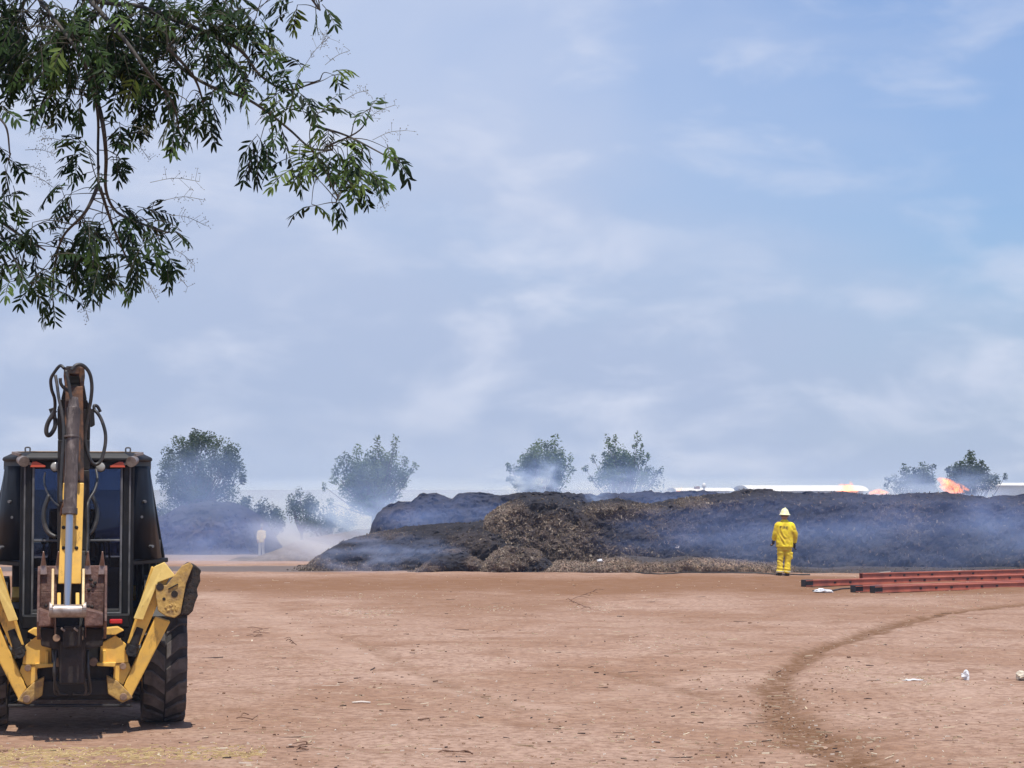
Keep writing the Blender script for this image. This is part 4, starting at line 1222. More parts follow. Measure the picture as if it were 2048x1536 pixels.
def tyre(name_parent, cx, cy_, Rr, W, n_lug, lug=.035):
    w = empty("wheel", (cx, cy_, Rr)); w.parent = bh
    mb = MB(); n = 56
    prof = [(-W * .5, Rr * .60), (-W * .53, Rr * .74), (-W * .50, Rr * .90), (-W * .42, Rr * .955), (-W * .2, Rr * .965), (W * .2, Rr * .965), (W * .42, Rr * .955), (W * .50, Rr * .90), (W * .53, Rr * .74), (W * .5, Rr * .60)]
    vs = []
    for x, r in prof:
        for k in range(n):
            a = 2 * math.pi * k / n
            vs.append((x, r * math.sin(a), r * math.cos(a)))
    m = len(prof)
    mb.add(vs, [(i * n + k, i * n + (k + 1) % n, (i + 1) * n + (k + 1) % n, (i + 1) * n + k) for i in range(m - 1) for k in range(n)])
    mb.m = 1
    # block lugs: two offset rows of slanted slabs
    for side in (-1, 1):
        for k in range(n_lug):
            a0 = 2 * math.pi * (k + (.5 if side > 0 else 0)) / n_lug
            da = 2 * math.pi / n_lug * .37
            def P(x, a, r): return Vector((x, r * math.sin(a), r * math.cos(a)))
            sk = 2 * math.pi / n_lug * .42
            xi, xm, xe = side * W * .015, side * W * .30, side * W * .515
            q = []
            for r, f in ((Rr * .905, 1.0), (Rr, .80)):
                q.append([P(xi, a0 - da * f - sk, r), P(xm, a0 - da * f, r), P(xe, a0 - da * f + sk * .2, r * (.975 if r == Rr else .95)), P(xe, a0 + da * f + sk * .2, r * (.975 if r == Rr else .95)), P(xm, a0 + da * f, r), P(xi, a0 + da * f - sk, r)])
            mb.add(q[0] + q[1], [(6, 7, 10, 11), (7, 8, 9, 10)] + [(i, (i + 1) % 6, 6 + (i + 1) % 6, 6 + i) for i in range(6)])
    mb.build("tyre", [M_RUB, M_LUG], w, bevel=.008)
    r_ = MB()
    for s in (-1, 1):
        r_.cyl((s * W * .32, 0, 0), (s * W * .49, 0, 0), Rr * .60, Rr * .62, 40)
        r_.cyl((s * W * .49, 0, 0), (s * W * .56, 0, 0), Rr * .22, Rr * .2, 24)
        for k in range(8):
            a = k * math.pi / 4
            r_.cyl((s * W * .49, Rr * .36 * math.sin(a), Rr * .36 * math.cos(a)), (s * W * .53, Rr * .36 * math.sin(a), Rr * .36 * math.cos(a)), .022, n=6)
    r_.build("rim", M_Y if Rr > .6 else M_DK, w)
    return w
for s in (-1, 1):
    tyre("rear", s * (xo - TY / 2), 0, TR, TY, 17)
    tyre("front", s * .78, 2.15, .46, .30, 16)
def part(mb, name, material, parent=bh, bevel=.006, smooth=False):
    return mb.build(name, material, parent, bevel=bevel, smooth=smooth)
# ---------------- chassis and front end
c = MB()
c.box((0, -.05, .78), (.78, 1.5, .42)); c.box((0, 1.6, .72), (.62, 2.2, .36)); c.cyl((-.7, 0, TR), (.7, 0, TR), .15)
c.cyl((-.65, 2.15, .46), (.65, 2.15, .46), .08)
part(c, "chassis", M_DK)
hd = MB(); hd.prism([(-.42, 1.35, 1.0), (.42, 1.35, 1.0), (.42, 1.35, 1.55), (-.42, 1.35, 1.55)], (0, 1.5, -.08)); part(hd, "engine_hood", M_Y)
for s in (-1, 1):
    la = MB(); la.prism([(s * .58, .95, 1.25), (s * .58, 1.2, 1.35), (s * .58, 3.05, .55), (s * .58, 3.05, .35), (s * .58, 2.9, .35), (s * .58, 1.1, 1.1)], (s * .1, 0, 0)); part(la, "loader_arm", M_Y)
    fd = MB()
    P = [(s * (xo - TY), TR * 1.12 * math.cos(a), TR + .03 + TR * 1.12 * math.sin(a)) for a in np.linspace(R(20), R(150), 9)]
    for a_, b_ in zip(P[:-1], P[1:]):
        fd.hexa([Vector(a_), Vector(a_) + Vector((s * (TY + .0), 0, 0)), Vector(b_) + Vector((s * (TY + .0), 0, 0)), Vector(b_)] + [Vector(a_) + Vector((0, 0, .025)), Vector(a_) + Vector((s * TY, 0, .025)), Vector(b_) + Vector((s * TY, 0, .025)), Vector(b_) + Vector((0, 0, .025))])
    part(fd, "fender", M_DK, bevel=0)
lbk = MB()
LP = [(3.1, .62), (3.02, .35), (3.08, .12), (3.3, .05), (3.85, .06)]
for (y0, z0), (y1, z1) in zip(LP[:-1], LP[1:]):
    lbk.hexa([Vector((-1.15, y0, z0)), Vector((1.15, y0, z0)), Vector((1.15, y1, z1)), Vector((-1.15, y1, z1)), Vector((-1.15, y0, z0 + .03)), Vector((1.15, y0, z0 + .03)), Vector((1.15, y1, z1 + .03)), Vector((-1.15, y1, z1 + .03))])
for s in (-1, 1):
    lbk.prism([(s * 1.15, y, z) for y, z in LP] + [(s * 1.15, 3.2, .7)], (s * .025, 0, 0))
part(lbk, "loader_bucket", M_YD, bevel=0)
# ---------------- cab: rear plane at CR, corners swept forward
CR, CM, CFR = -.42, .35, 1.30
zr = B(150, 922, CR).z                # underside of roof
zb = B(150, 1228, CR).z               # sill of the rear window
xp0, xp1 = B(245, 1000, CR).x, B(268, 1000, CR).x     # rear posts
xt, xb = B(298, 925, CM).x, B(331, 1112, CM).x        # outer corner at roof and at sill
zsill = B(330, 1114, CM).z
rf = MB()
xr = B(301, 915, CM).x; xr0 = B(262, 910, CR).x
roof_o = [(-xr0, CR - .12), (xr0, CR - .12), (xr, CR + .22), (xr, CFR + .1), (-xr, CFR + .1), (-xr, CR + .22)]
rn = len(roof_o)
rf.add([(x, y, zr) for x, y in roof_o] + [(x, y, zr + .035) for x, y in roof_o] + [(x * .86, y * .95 + .03, zr + .085) for x, y in roof_o], [tuple(range(rn - 1, -1, -1)), tuple(range(2 * rn, 3 * rn))] + [(k * rn + i, k * rn + (i + 1) % rn, (k + 1) * rn + (i + 1) % rn, (k + 1) * rn + i) for k in (0, 1) for i in range(rn)])

tl_ = MB(); tl_.prism([(x * .85, y * .94 + .03, zr + .0865) for x, y in roof_o], (0, 0, .012))
roof = part(rf, "roof", mat("dusty_black_roof", (.010, .009, .009), .6, (.028, .023, .02), 4, lo=.52, hi=.78), bevel=.015)
part(tl_, 'roof_top', mat('tan_roof_dust', (.42, .31, .21), .8, (.22, .16, .11), 6), roof, bevel=.003)
for s in (-1, 1):
    e = MB(); e.tube(curve_pts([(s * xr0 * .98, CR - .06, zr + .085), (s * xr0 * .98, CR - .06, zr + .13), (s * xr0 * .9, CR - .06, zr + .13), (s * xr0 * .9, CR - .06, zr + .085)], 5), .008, 6)
    part(e, "lift_loop", M_EDGE, roof, bevel=0)
    m_ = MB()
    x0_, x1_ = B(220, 930, CR).x, B(250, 930, CR).x
    zz = B(220, 935, CR - .06).z
    m_.prism([(s * x0_, CR - .10, zz), (s * x1_, CR - .10, zz), (s * (x1_ - .02), CR - .10, zz + .055), (s * (x1_ - .06), CR - .10, zz + .06), (s * x0_, CR - .10, zz + .018)], (0, .05, 0))
    part(m_, "marker_light", M_ORL, bevel=.004)
    # corner lamp on its bracket
    q = B(266, 920, CR - .1); q.x *= s
    l_ = MB(); l_.cyl(q + Vector((s * .02, .10, .0)), q + Vector((-s * .02, -.03, -.02)), .045, .055, 20); l_.bar(q + Vector((s * .02, .06, .05)), q + Vector((s * .10, .16, .07)), .03, .03)
    l_.bar(q + Vector((-s * .03, .02, -.02)), q + Vector((-s * .13, .03, -.06)), .035, .03)
    lamp = part(l_, "corner_lamp", M_STEEL, bevel=.004)
    # rear work lamp
    q = B(201, 934, CR - .14); q.x = abs(q.x) * s
    l_ = MB(); l_.cyl(q + Vector((0, .12, .0)), q, .040, .054, 20); l_.bar(q + Vector((0, .06, .04)), q + Vector((0, .08, .12)), .03, .02)
    wl_ = part(l_, "work_light", M_FRAME, bevel=.003)
    g_ = MB(); g_.ball(q + Vector((0, -.002, 0)), .046, 14, 8, (1, .3, 1)); part(g_, "lens", M_LENS, wl_, bevel=0, smooth=True)
    # posts, inner edge bright with wear
    p_ = MB()
    p_.bar((s * (xp0 + xp1) / 2, CR, zb - .32), (s * (xp0 + xp1) / 2, CR, zr), xp1 - xp0, .09, up=(0, 1, 0))
    p_.hexa([Vector((s * (xt - .07), CM, zr - .02)), Vector((s * xt, CM - .03, zr - .02)), Vector((s * xt, CM + .06, zr - .02)), Vector((s * (xt - .07), CM + .06, zr - .02))] + [Vector((s * (xb - .07), CM, zsill - .05)), Vector((s * xb, CM - .03, zsill - .05)), Vector((s * xb, CM + .06, zsill - .05)), Vector((s * (xb - .07), CM + .06, zsill - .05))])
    p_.bar((s * xt, CFR, zr), (s * (xb - .02), CFR, zsill - .3), .07, .07)
    p_.bar((s * (xp1 - .02), CR + .02, zsill - .03), (s * (xb + .005), CM, zsill - .03), .06, .05)
    p_.bar((s * (xp1 - .03), CR + .02, zr - .035), (s * xt, CM, zr - .035), .05, .10)
    # cab side below the sill
    p_.hexa([Vector((s * (xp1 - .02), CR + .03, zb - .32)), Vector((s * (xp1 + .16), CM, zb - .32)), Vector((s * (xp1 + .16), CFR, zb - .32)), Vector((s * (xp1 - .02), CFR, zb - .32)), Vector((s * (xp1 - .02), CR + .03, zb + .05)), Vector((s * (xp1 + .16), CM, zb + .05)), Vector((s * (xp1 + .16), CFR, zb + .05)), Vector((s * (xp1 - .02), CFR, zb + .05))])
    p_.bar((s * xb * .97, CM + .5, zsill - .06), (s * xb * .97, CFR, zsill - .06), .06, .06)
    post = part(p_, "cab_post", M_FRAME, bevel=.012)
    ed = MB()
    ed.bar((s * (xp0 - .012), CR - .052, zb + .0), (s * (xp0 - .012), CR - .052, zr - .05), .022, .02, up=(0, 1, 0))
    ed.bar((s * (xp0 + .072), CR - .048, zb - .02), (s * (xp0 + .072), CR - .048, zr - .05), .018, .016, up=(0, 1, 0))
    part(ed, "edge_trim", M_EDGE, post, bevel=.004)
    # swept corner panel of dark glass
    g_ = MB()
    n_ = 6; vs = []
    for k in range(n_ + 1):
        t = k / n_
        bow = .10 * math.sin(t * math.pi)
        for z, xe in ((zsill, xb), (zr - .05, xt)):
            vs.append((s * (xp1 - .01 + (xe - .03 - xp1) * t + bow), CR + .0 + (CM - CR) * t ** 1.3 - bow * .3, z))
    g_.add(vs, [(2 * k, 2 * k + 2, 2 * k + 3, 2 * k + 1) for k in range(n_)])
    g_.add([(s * (xb - .015), CM + .06, zsill), (s * (xb - .03), CFR, zsill), (s * (xt - .02), CFR, zr - .05), (s * (xt - .02), CM + .06, zr - .05)], [(0, 1, 2, 3)])
    gl = g_.build("side_window", M_GLASSD, bh, smooth=True)
    so = gl.modifiers.new('s', 'SOLIDIFY'); so.thickness = .012; so.offset = -1
    for px, py in ((285, 1003), (278, 1034), (300, 1093)):
        hb = MB(); q = B(px, py, CR - .05 + .1); q.x *= s; q.y = CR + .12
        hb.cyl(q, q + Vector((s * .03, -.06, 0)), .016, n=10); part(hb, 'bolt', M_EDGE, gl, bevel=.003)
    hb = MB()
    q = B(318, 1092, CM - .1); q.x *= s
    hb.tube(curve_pts([q + Vector((-s * .14, -.08, -.02)), q + Vector((-s * .07, -.13, .02)), q], 4), .012, 6)
    hb.box(q + Vector((0, -.01, .0)), (.03, .04, .13))
    part(hb, "latch", M_EDGE, gl, bevel=.003)
tkb = MB(); tkb.box((xp1 + .20, CM + .42, (zsill + 1.02) / 2 - .02), (.26, .75, zsill - 1.02)); tank = part(tkb, 'side_tank', M_FRAME, bevel=.03)
for k in range(3):
    tb_ = MB(); tb_.bar((xp1 + .12 + .07 * k, CM + .03, 1.06), (xp1 + .12 + .07 * k, CM + .03, zsill - .06), .014, .02, up=(0, 1, 0)); part(tb_, 'tank_rail', M_EDGE, tank, bevel=.003)
# rear window, upper and lower sash, cross bar, sill
zc = B(150, 1081, CR).z
for nm, z0, z1 in (("upper_rear_window", zc + .02, zr - .06), ("lower_rear_window", zb + .02, zc - .02)):
    g_ = MB(); g_.box((0, CR + .02, (z0 + z1) / 2), (2 * xp0 - .03, .008, z1 - z0)); part(g_, nm, M_GLASS, bevel=0)
for nm, c_, s_, m_ in (("window_bar", (0, CR - .01, zc), (2 * xp0 - .02, .05, .022), M_EDGE), ("window_sill", (0, CR - .02, zb - .01), (2 * xp0 - .02, .09, .055), M_EDGE), ("window_header", (0, CR - .005, zr - .035), (2 * xp0 - .02, .09, .09), M_FRAME)):
    fr = MB(); fr.box(c_, s_); part(fr, nm, m_, bevel=.006)
ws = MB(); ws.box((0, CFR, (zb + zr) / 2 + .25), (2 * xt - .1, .008, zr - zb - .55)); part(ws, "windshield", M_GLASS, bevel=0)
# inside of the cab
ci = MB()
ci.box((0, .42, zb - .1), (2 * xp1, 1.7, .3)); ci.box((0, 1.24, zb + .2), (2 * xt - .1, .06, .62)); ci.box((0, CR + .28, zb + .22), (2 * xp0, .30, .46)); ci.box((0, 1.0, zb + .55), (.5, .3, .25))
part(ci, "cab_floor", M_SEAT, bevel=.02)
se = MB(); se.box((-.05, .1, zb + .48), (.52, .5, .16)); se.bar((-.05, -.06, zb + .52), (-.05, -.12, zb + 1.05), .46, .14, up=(0, 1, 0)); se.box((-.05, -.12, zb + 1.16), (.26, .1, .2)); se.box((-.33, .05, zb + .72), (.07, .35, .06)); se.box((.23, .05, zb + .72), (.07, .35, .06))
part(se, "seat", M_SEAT, bevel=.04)
for x in (-.34, -.28, .22, .28, .33):
    lv = MB(); lv.tube(curve_pts([(x, CR + .18, zb + .4), (x * .97, CR + .12, zb + .62), (x * .95, CR + .14, zb + .72)], 4), .012, 6); lv.ball((x * .95, CR + .14, zb + .73), .026, 8, 6)
    part(lv, "control_lever", M_SEAT, bevel=0)
# ---------------- rear carrier frame, gussets, stabilisers
RY = -.95
cf = MB()
xa = B(250, 1380, RY).x
cf.prism(BP([(36, 1400), (264, 1400), (266, 1378), (226, 1360), (205, 1300), (214, 1250), (86, 1250), (95, 1300), (76, 1360), (34, 1378)], RY + .12), (0, .32, 0))
cf.box((0, -.6, .45), (1.1, .6, .16))
cf.bar(B(16, 1411, RY), B(262, 1411, RY), .05, .03)
part(cf, "carrier_frame", M_DK, bevel=.01)
def mir(pts):
    return [Vector((-p.x, p.y, p.z)) for p in pts]
for s in (1, -1):
    M_ = (lambda P: P) if s > 0 else mir
    def S(pts, ly): return M_(BP(pts, ly))
    SV = Vector((s, 1, 1))
    def one(px, py, ly):
        q = B(px, py, ly); q.x *= s; return q
    gs = MB()
    gs.prism(S([(201, 1287), (231, 1271), (252, 1288), (257, 1325), (199, 1330)], RY), (0, .05, 0))
    gs.prism(S([(226, 1328), (258, 1326), (262, 1338), (246, 1370), (226, 1356), (228, 1340)], RY + .01), (0, .05, 0))
    gs.prism(S([(197, 1258), (236, 1254), (248, 1261), (231, 1270), (199, 1269)], RY - .05), (0, .16, 0))
    gs.prism(S([(193, 1326), (232, 1325), (230, 1334), (194, 1332)], RY - .08), (0, .12, 0))
    a_, b_ = one(209, 1300, RY - .03), one(209, 1326, RY - .03)
    gs.bar(a_, b_, .03, .06)
    gus = part(gs, "frame_gusset", M_Y, bevel=.006)
    for px, py, r in ((246, 1333, .032), (247, 1394, .036), (187, 1324, .042)):
        bo = MB(); q = one(px, py, RY - .06); bo.cyl(q, q + Vector((0, .1, 0)), r, n=16)
        part(bo, "pin", M_PIN, gus, bevel=.004)
    rk = MB(); rk.prism(S([(213, 1352), (235, 1362), (257, 1384), (266, 1396), (244, 1406), (216, 1388)], RY - .02), (0, .14, 0)); part(rk, "pivot_lug", M_YD, bevel=.01)
    # leg arm: box beam from the frame foot up to the pad
    st = MB()
    st.hexa([*S([(247, 1373), (262, 1396)], RY - .01), *[p + Vector((0, .15, 0)) for p in S([(262, 1396), (247, 1373)], RY - .01)], *S([(311, 1233), (341, 1243)], RY - .06), *[p + Vector((0, .15, 0)) for p in S([(341, 1243), (311, 1233)], RY - .06)]])
    arm = part(st, "stabilizer_leg", M_Y, bevel=.012)
    # cylinder with its yellow guard
    gd = MB()
    a0, a1 = one(262, 1290, RY - .05), one(318, 1145, RY - .10)
    gd.hexa([*S([(266, 1235), (254, 1288)], RY - .05)[::-1], *[p + Vector((0, .14, 0)) for p in S([(266, 1235), (254, 1288)], RY - .05)], *S([(308, 1134), (313, 1212)], RY - .12)[::-1], *[p + Vector((0, .14, 0)) for p in S([(308, 1134), (313, 1212)], RY - .12)]][:0] or [one(254, 1287, RY - .05), one(279, 1291, RY - .05), one(279, 1291, RY + .09), one(254, 1287, RY + .09), one(303, 1132, RY - .10), one(341, 1150, RY - .10), one(341, 1150, RY + .06), one(303, 1132, RY + .06)])
    # sunlit upper face of the guard, its light painted as a brighter yellow plate
    part(gd, "cylinder_guard", M_Y, bevel=.01)
    cp = MB()
    cp.prism([one(267, 1237, RY - .13), one(286, 1240, RY - .13), one(316, 1165, RY - .15), one(351, 1152, RY - .15), one(329, 1124, RY - .15), one(309, 1133, RY - .15)], (0, .03, 0))
    part(cp, "lit_face_plate", mat("lit_face_yellow", (.90, .66, .21), .5, (.78, .54, .15), 4, speck=(.30, .18, .07), sscale=12, slo=.58, shi=.70, sfac=.7), bevel=.006)
    cy_ = MB()
    q0, q1 = one(262, 1303, RY - .02), one(280, 1255, RY - .02)
    cy_.cyl(q0, q1, .055, n=18); cy_.cyl(q0 + (q0 - q1) * .0, q0 + (q1 - q0) * .25, .068, n=18); cy_.cyl(one(262, 1303, RY - .08), one(262, 1303, RY + .06), .05, n=16)
    part(cy_, "stabilizer_cylinder", M_DK, bevel=.004)
    # folded pad: bracket plate with holes, chewed rubber block behind
    pd = MB()
    pd.prism(S([(312, 1196), (311, 1168), (333, 1171), (364, 1132), (380, 1124), (386, 1132), (372, 1168), (361, 1228), (349, 1236), (331, 1232), (316, 1222)], RY - .17), (0, .05, 0))
    pad = part(pd, "stabilizer_pad", M_YD, bevel=.008)
    rb = MB()
    rnd2 = random.Random(5)
    edge = [(366, 1136), (380, 1126), (392, 1131), (403, 1141), (400, 1150), (401, 1162), (394, 1178), (396, 1192), (390, 1206), (386, 1222), (376, 1232), (368, 1229), (352, 1238), (348, 1226), (360, 1190)]
    rb.prism(S(edge, RY - .13), (0, .40, 0))
    rbo = part(rb, "pad_rubber", M_PADR, pad, bevel=.015)
    for px, py, r in ((349, 1188, .033), (328, 1198, .016), (320, 1174, .038)):
        hl = MB(); q = one(px, py, RY - .174); hl.cyl(q, q + Vector((0, .03, 0)), r, n=18); part(hl, "bolt_hole", M_HOLE, pad, bevel=0)
    hl = MB(); hl.bar(one(337, 1178, RY - .176), one(356, 1168, RY - .176), .016, .012); part(hl, "slot", M_HOLE, pad, bevel=0)
    hl = MB()
    for k in range(16):
        q = one(rnd2.uniform(331, 354), rnd2.uniform(1208, 1222), RY - .172); hl.ball(q, rnd2.uniform(.008, .016), 6, 5, (1, .5, 1))
    part(hl, "mud_crust", M_YD, pad, bevel=0)
    # tail lamps
    if s > 0 or True:
        tl = MB(); q = one(232, 1243, RY + .22); tl.box(q, (.125, .05, .048))
        if s > 0: part(tl, "tail_light", M_REDL, bevel=.01)
        al = MB(); al.ball(one(207, 1243, RY + .2), .030, 12, 8, (.8, .7, 1.1)); part(al, "indicator", M_AMB, bevel=0, smooth=True)
rs = MB(); rs.box((0, RY + .32, B(150, 1243, RY + .3).z), (1.05, .12, .14)); rs.box((0, RY + .36, B(150, 1262, RY + .3).z), (.95, .1, .14)); part(rs, "rear_panel", M_FRAME, bevel=.015)
# ---------------- swing post, boom, stick, bucket
SY = -1.30
sw = MB()
sw.prism(BP([(80, 1256), (208, 1256), (206, 1292), (190, 1296), (172, 1300), (168, 1348), (118, 1348), (116, 1300), (98, 1296), (82, 1292)], SY), (0, .34, 0))
sw.box(B(145, 1322, SY + .1), (.24, .3, .42))
sw.box(B(145, 1272, SY - .05), (.18, .14, .20))
part(sw, "swing_post", M_DKB, bevel=.015)
for px in (126, 152):
    sp = MB(); sp.bar(B(px - 4, 1256, SY - .13), B(px + 4, 1262, SY - .13), .045, .02); part(sp, "grease_lug", M_STEEL, bevel=.005)
for px, py in ((113, 1276), (159, 1276)):
    sp = MB(); sp.cyl(B(px, py, SY - .1), B(px, py, SY + .05), .036, n=14); part(sp, "swing_pin", M_PIN, bevel=.005)
for k, px in enumerate((113, 168, 176, 106)):
    hs = MB(); hs.tube(curve_pts([B(px, 1300, SY + .02), B(px - 5 + 3 * k, 1345, SY - .04), B(px + 4, 1385, SY + .05), B(px + 22 * (1 if px < 140 else -1), 1388, SY + .1)], 6), .013, 7)
    part(hs, "lower_hose", M_HOSEB, bevel=0, smooth=True)
BT = -1.00                             # depth of the boom head
bm_ = MB()
def sect(c, hw, hd):
    return [c + Vector((-hw, -hd, 0)), c + Vector((hw, -hd, 0)), c + Vector((hw, hd, 0)), c + Vector((-hw, hd, 0))]
secs = [(1262, 146, -1.05, .16, .16), (1100, 147, -.82, .155, .17), (940, 147, -.78, .155, .17), (880, 148, -.80, .155, .16), (818, 148, -.86, .160, .15), (800, 148, -.90, .125, .14), (770, 149, -.96, .095, .11), (742, 149, -1.0, .09, .09)]
rings = []
for py, px, ly, hw, hd in secs:
    rings.append(sect(B(px, py, ly), hw, hd))
for a_, b_ in zip(rings[:-1], rings[1:]): bm_.hexa(a_ + b_)
boom = part(bm_, "boom", M_DK, bevel=.01)
hdm = MB()
for px in (133, 164):
    hdm.prism(BP([(px - 5, 734), (px + 5, 734), (px + 6, 752), (px + 2, 782), (px - 2, 782), (px - 6, 752)], BT - .26), (0, .34, 0))
hdm.box(B(149, 741, BT - .2), (.16, .10, .08)); hdm.cyl(B(128, 745, BT - .15), B(169, 745, BT - .15), .035)
part(hdm, "boom_head", M_RUST, boom, bevel=.008)
lgs = MB()
lgs.prism(BP([(172, 815), (188, 818), (190, 850), (183, 854), (172, 850)], -.9), (0, .1, 0)); part(lgs, 'hose_bracket', M_DK, boom, bevel=.006)
lgs = MB(); lgs.prism(BP([(97, 818), (110, 814), (116, 850), (108, 846)], -.9), (0, .1, 0))
part(lgs, "hose_bracket", M_DK, boom, bevel=.006)
# stick: tapered box, its outer face rusty above and yellow below
stT, stB_ = -1.28, -1.62
def sy(py): return stT + (stB_ - stT) * (py - 760) / (1215 - 760)
sk1 = MB(); q = [B(131, 772, sy(772)), B(166, 772, sy(772)), B(168, 965, sy(965)), B(126, 965, sy(965))]
th = Vector((0, .24, 0))
sk1.hexa([q[3], q[2], q[2] + th, q[3] + th, q[0], q[1], q[1] + th * .8, q[0] + th * .8])
stick_ = part(sk1, "dipper_stick", M_RUST, bevel=.01)
sk2 = MB(); q = [B(126, 965, sy(965)), B(168, 965, sy(965)), B(162, 1168, sy(1168)), B(116, 1168, sy(1168))]
sk2.hexa([q[3], q[2], q[2] + th * .9, q[3] + th * .9, q[0] + Vector((0, 0, -.002)), q[1] + Vector((0, 0, -.002)), q[1] + th, q[0] + th])
part(sk2, "lower_stick", M_Y, stick_, bevel=.01)
for px in (127, 153):
    for py in (1055, 1096):
        rd = MB(); rd.ball(B(px, py, sy(py) - .005), .018, 8, 6, (1, .5, 1)); part(rd, "grease_point", M_DK, stick_, bevel=0)
cyb = MB(); o_ = -.13
cyb.cyl(B(147, 815, sy(815) + o_), B(140, 1022, sy(1022) + o_), .062, n=24)
cyb.cyl(B(142, 872, sy(872) + o_) , B(142, 876, sy(876) + o_), .078, n=24); cyb.cyl(B(140, 1016, sy(1016) + o_), B(139.5, 1029, sy(1029) + o_), .072, n=24)
cyb.cyl(B(148, 795, sy(795) + o_), B(147, 818, sy(818) + o_), .04, .055, n=16)
cylb = part(cyb, "bucket_cylinder", M_CYL, bevel=.004)
cr = MB(); cr.cyl(B(139.5, 1026, sy(1026) + o_), B(134.5, 1212, sy(1212) + o_), .034, n=24); part(cr, "piston_rod", M_CHROME, cylb, bevel=0, smooth=False)
pp = MB(); pp.tube(curve_pts([B(158, 820, sy(820) - .05), B(159, 870, sy(870) - .06), B(158, 960, sy(960) - .06)], 4), .012, 6); pp.tube(curve_pts([B(128, 1000, sy(1000) - .08), B(124, 1015, sy(1015) - .1), B(122, 1030, sy(1030) - .05)], 4), .014, 6)
part(pp, "steel_pipe", M_RUST, cylb, bevel=0)
# linkage: cross tube and two pairs of side bars
KY = stB_ - .13
lk = MB()
lk.cyl(B(101, 1222, KY), B(170, 1222, KY), .062, n=24); lk.cyl(B(98, 1219, KY), B(106, 1219, KY), .072, n=20); lk.cyl(B(164, 1219, KY), B(173, 1219, KY), .072, n=20)
link = part(lk, "link_tube", M_STEEL, bevel=.008)
for px in (105, 166):
    l2 = MB(); l2.bar(B(px, 1216, KY - .02), B(px + (1 if px < 140 else 1), 1142, KY + .22), .026, .09, up=(0, 1, 0)); part(l2, "link_bar", mat("pale_worn_paint", (.68, .50, .24), .55, (.5, .34, .15), 8), link, bevel=.006)
for px in (118, 155):
    l2 = MB(); l2.bar(B(px, 1216, KY + .1), B(px, 1188, KY + .16), .035, .08, up=(0, 1, 0)); part(l2, "stick_ear", M_Y, link, bevel=.006)
# bucket: floor plate standing behind the stick, side plates, round heel below, teeth upward
KB = -1.50
bk = MB()
zt = B(145, 1132, KB + .05).z; zm = B(145, 1236, KB + .1).z; zl = B(145, 1258, KB - .1).z; zh = B(145, 1282, KB - .02).z
xl, xr_ = B(80, 1180, KB).x, B(209, 1180, KB).x
xc0, xc1 = B(114, 1180, KB).x, B(169, 1180, KB).x
FP = [(KB + .12, zt), (KB + .10, (zt + zm) / 2), (KB + .12, zm), (KB + .22, zl), (KB + .20, zh)]
for x0_, x1_ in ((xl, xc0 - .005), (xc1 + .005, xr_)):
    for (y0, z0), (y1, z1) in zip(FP[:-1], FP[1:]):
        bk.hexa([Vector((x0_, y0, z0)), Vector((x1_, y0, z0)), Vector((x1_, y0 + .03, z0)), Vector((x0_, y0 + .03, z0)), Vector((x0_, y1, z1)), Vector((x1_, y1, z1)), Vector((x1_, y1 + .03, z1)), Vector((x0_, y1 + .03, z1))])
bq = MB(); bq.box(((xc0 + xc1) / 2, KB + .36, (zt + zh) / 2 - .05), (xc1 - xc0 + .1, .03, zt - zh - .12))  # black sheet painting in the shade of the bucket's middle gap
for x0_ in (xc0 - .02, xc1 + .01):
    bk.box((x0_ + .005, KB + .24, (zt + zh) / 2 - .05), (.012, .24, (zt - zh) * .8))
for x0_, sg in ((xl, -1), (xr_, 1)):
    bk.prism([(x0_, KB + .15, zt), (x0_, KB + .02, zt - .04), (x0_, KB - .05, zm + .1), (x0_, KB - .10, zm - .02), (x0_, KB - .02, zl - .02), (x0_, KB + .2, zh)], (sg * .025, 0, 0))
bucket = part(bk, "digging_bucket", M_BUCK, bevel=.008)
part(bq, 'gap_shade_sheet', M_DK, bucket)
for px0, px1 in ((77, 103), (169, 207)):
    hl = MB(); hl.prism(BP([(px0, 1216), (px1, 1226), (px1 - 1, 1252), (px0, 1254)], KB - .12), (0, .2, 0)); part(hl, "hinge_plate", M_BUCK, bucket, bevel=.015)
M_TOOTH = mat('polished_teeth', (.34, .25, .22), .4, (.22, .14, .11), 10, metal=.5)
for px in (87, 117, 175, 204):
    tt = MB(); b0 = B(px, 1137, KB + .13); tip = B(px + (1 if px > 140 else 0), 1103, KB + .03)
    tt.bar(b0 + Vector((0, -.02, -.06)), b0 + Vector((0, -.01, .03)), .075, .07, up=(0, 1, 0), w2=.055, h2=.055)
    tt.bar(b0 + Vector((0, -.01, .025)), tip, .052, .05, up=(0, 1, 0), w2=.012, h2=.012)
    part(tt, "bucket_tooth", M_TOOTH, bucket, bevel=.004)
for px, py in ((178, 1180), (186, 1172), (182, 1160), (92, 1212), (176, 1212), (184, 1214), (190, 1166)):
    bb = MB(); bb.ball(B(px, py, KB + .09), .018, 8, 6, (1, .6, 1)); part(bb, "weld_lump", M_DKB, bucket, bevel=0)
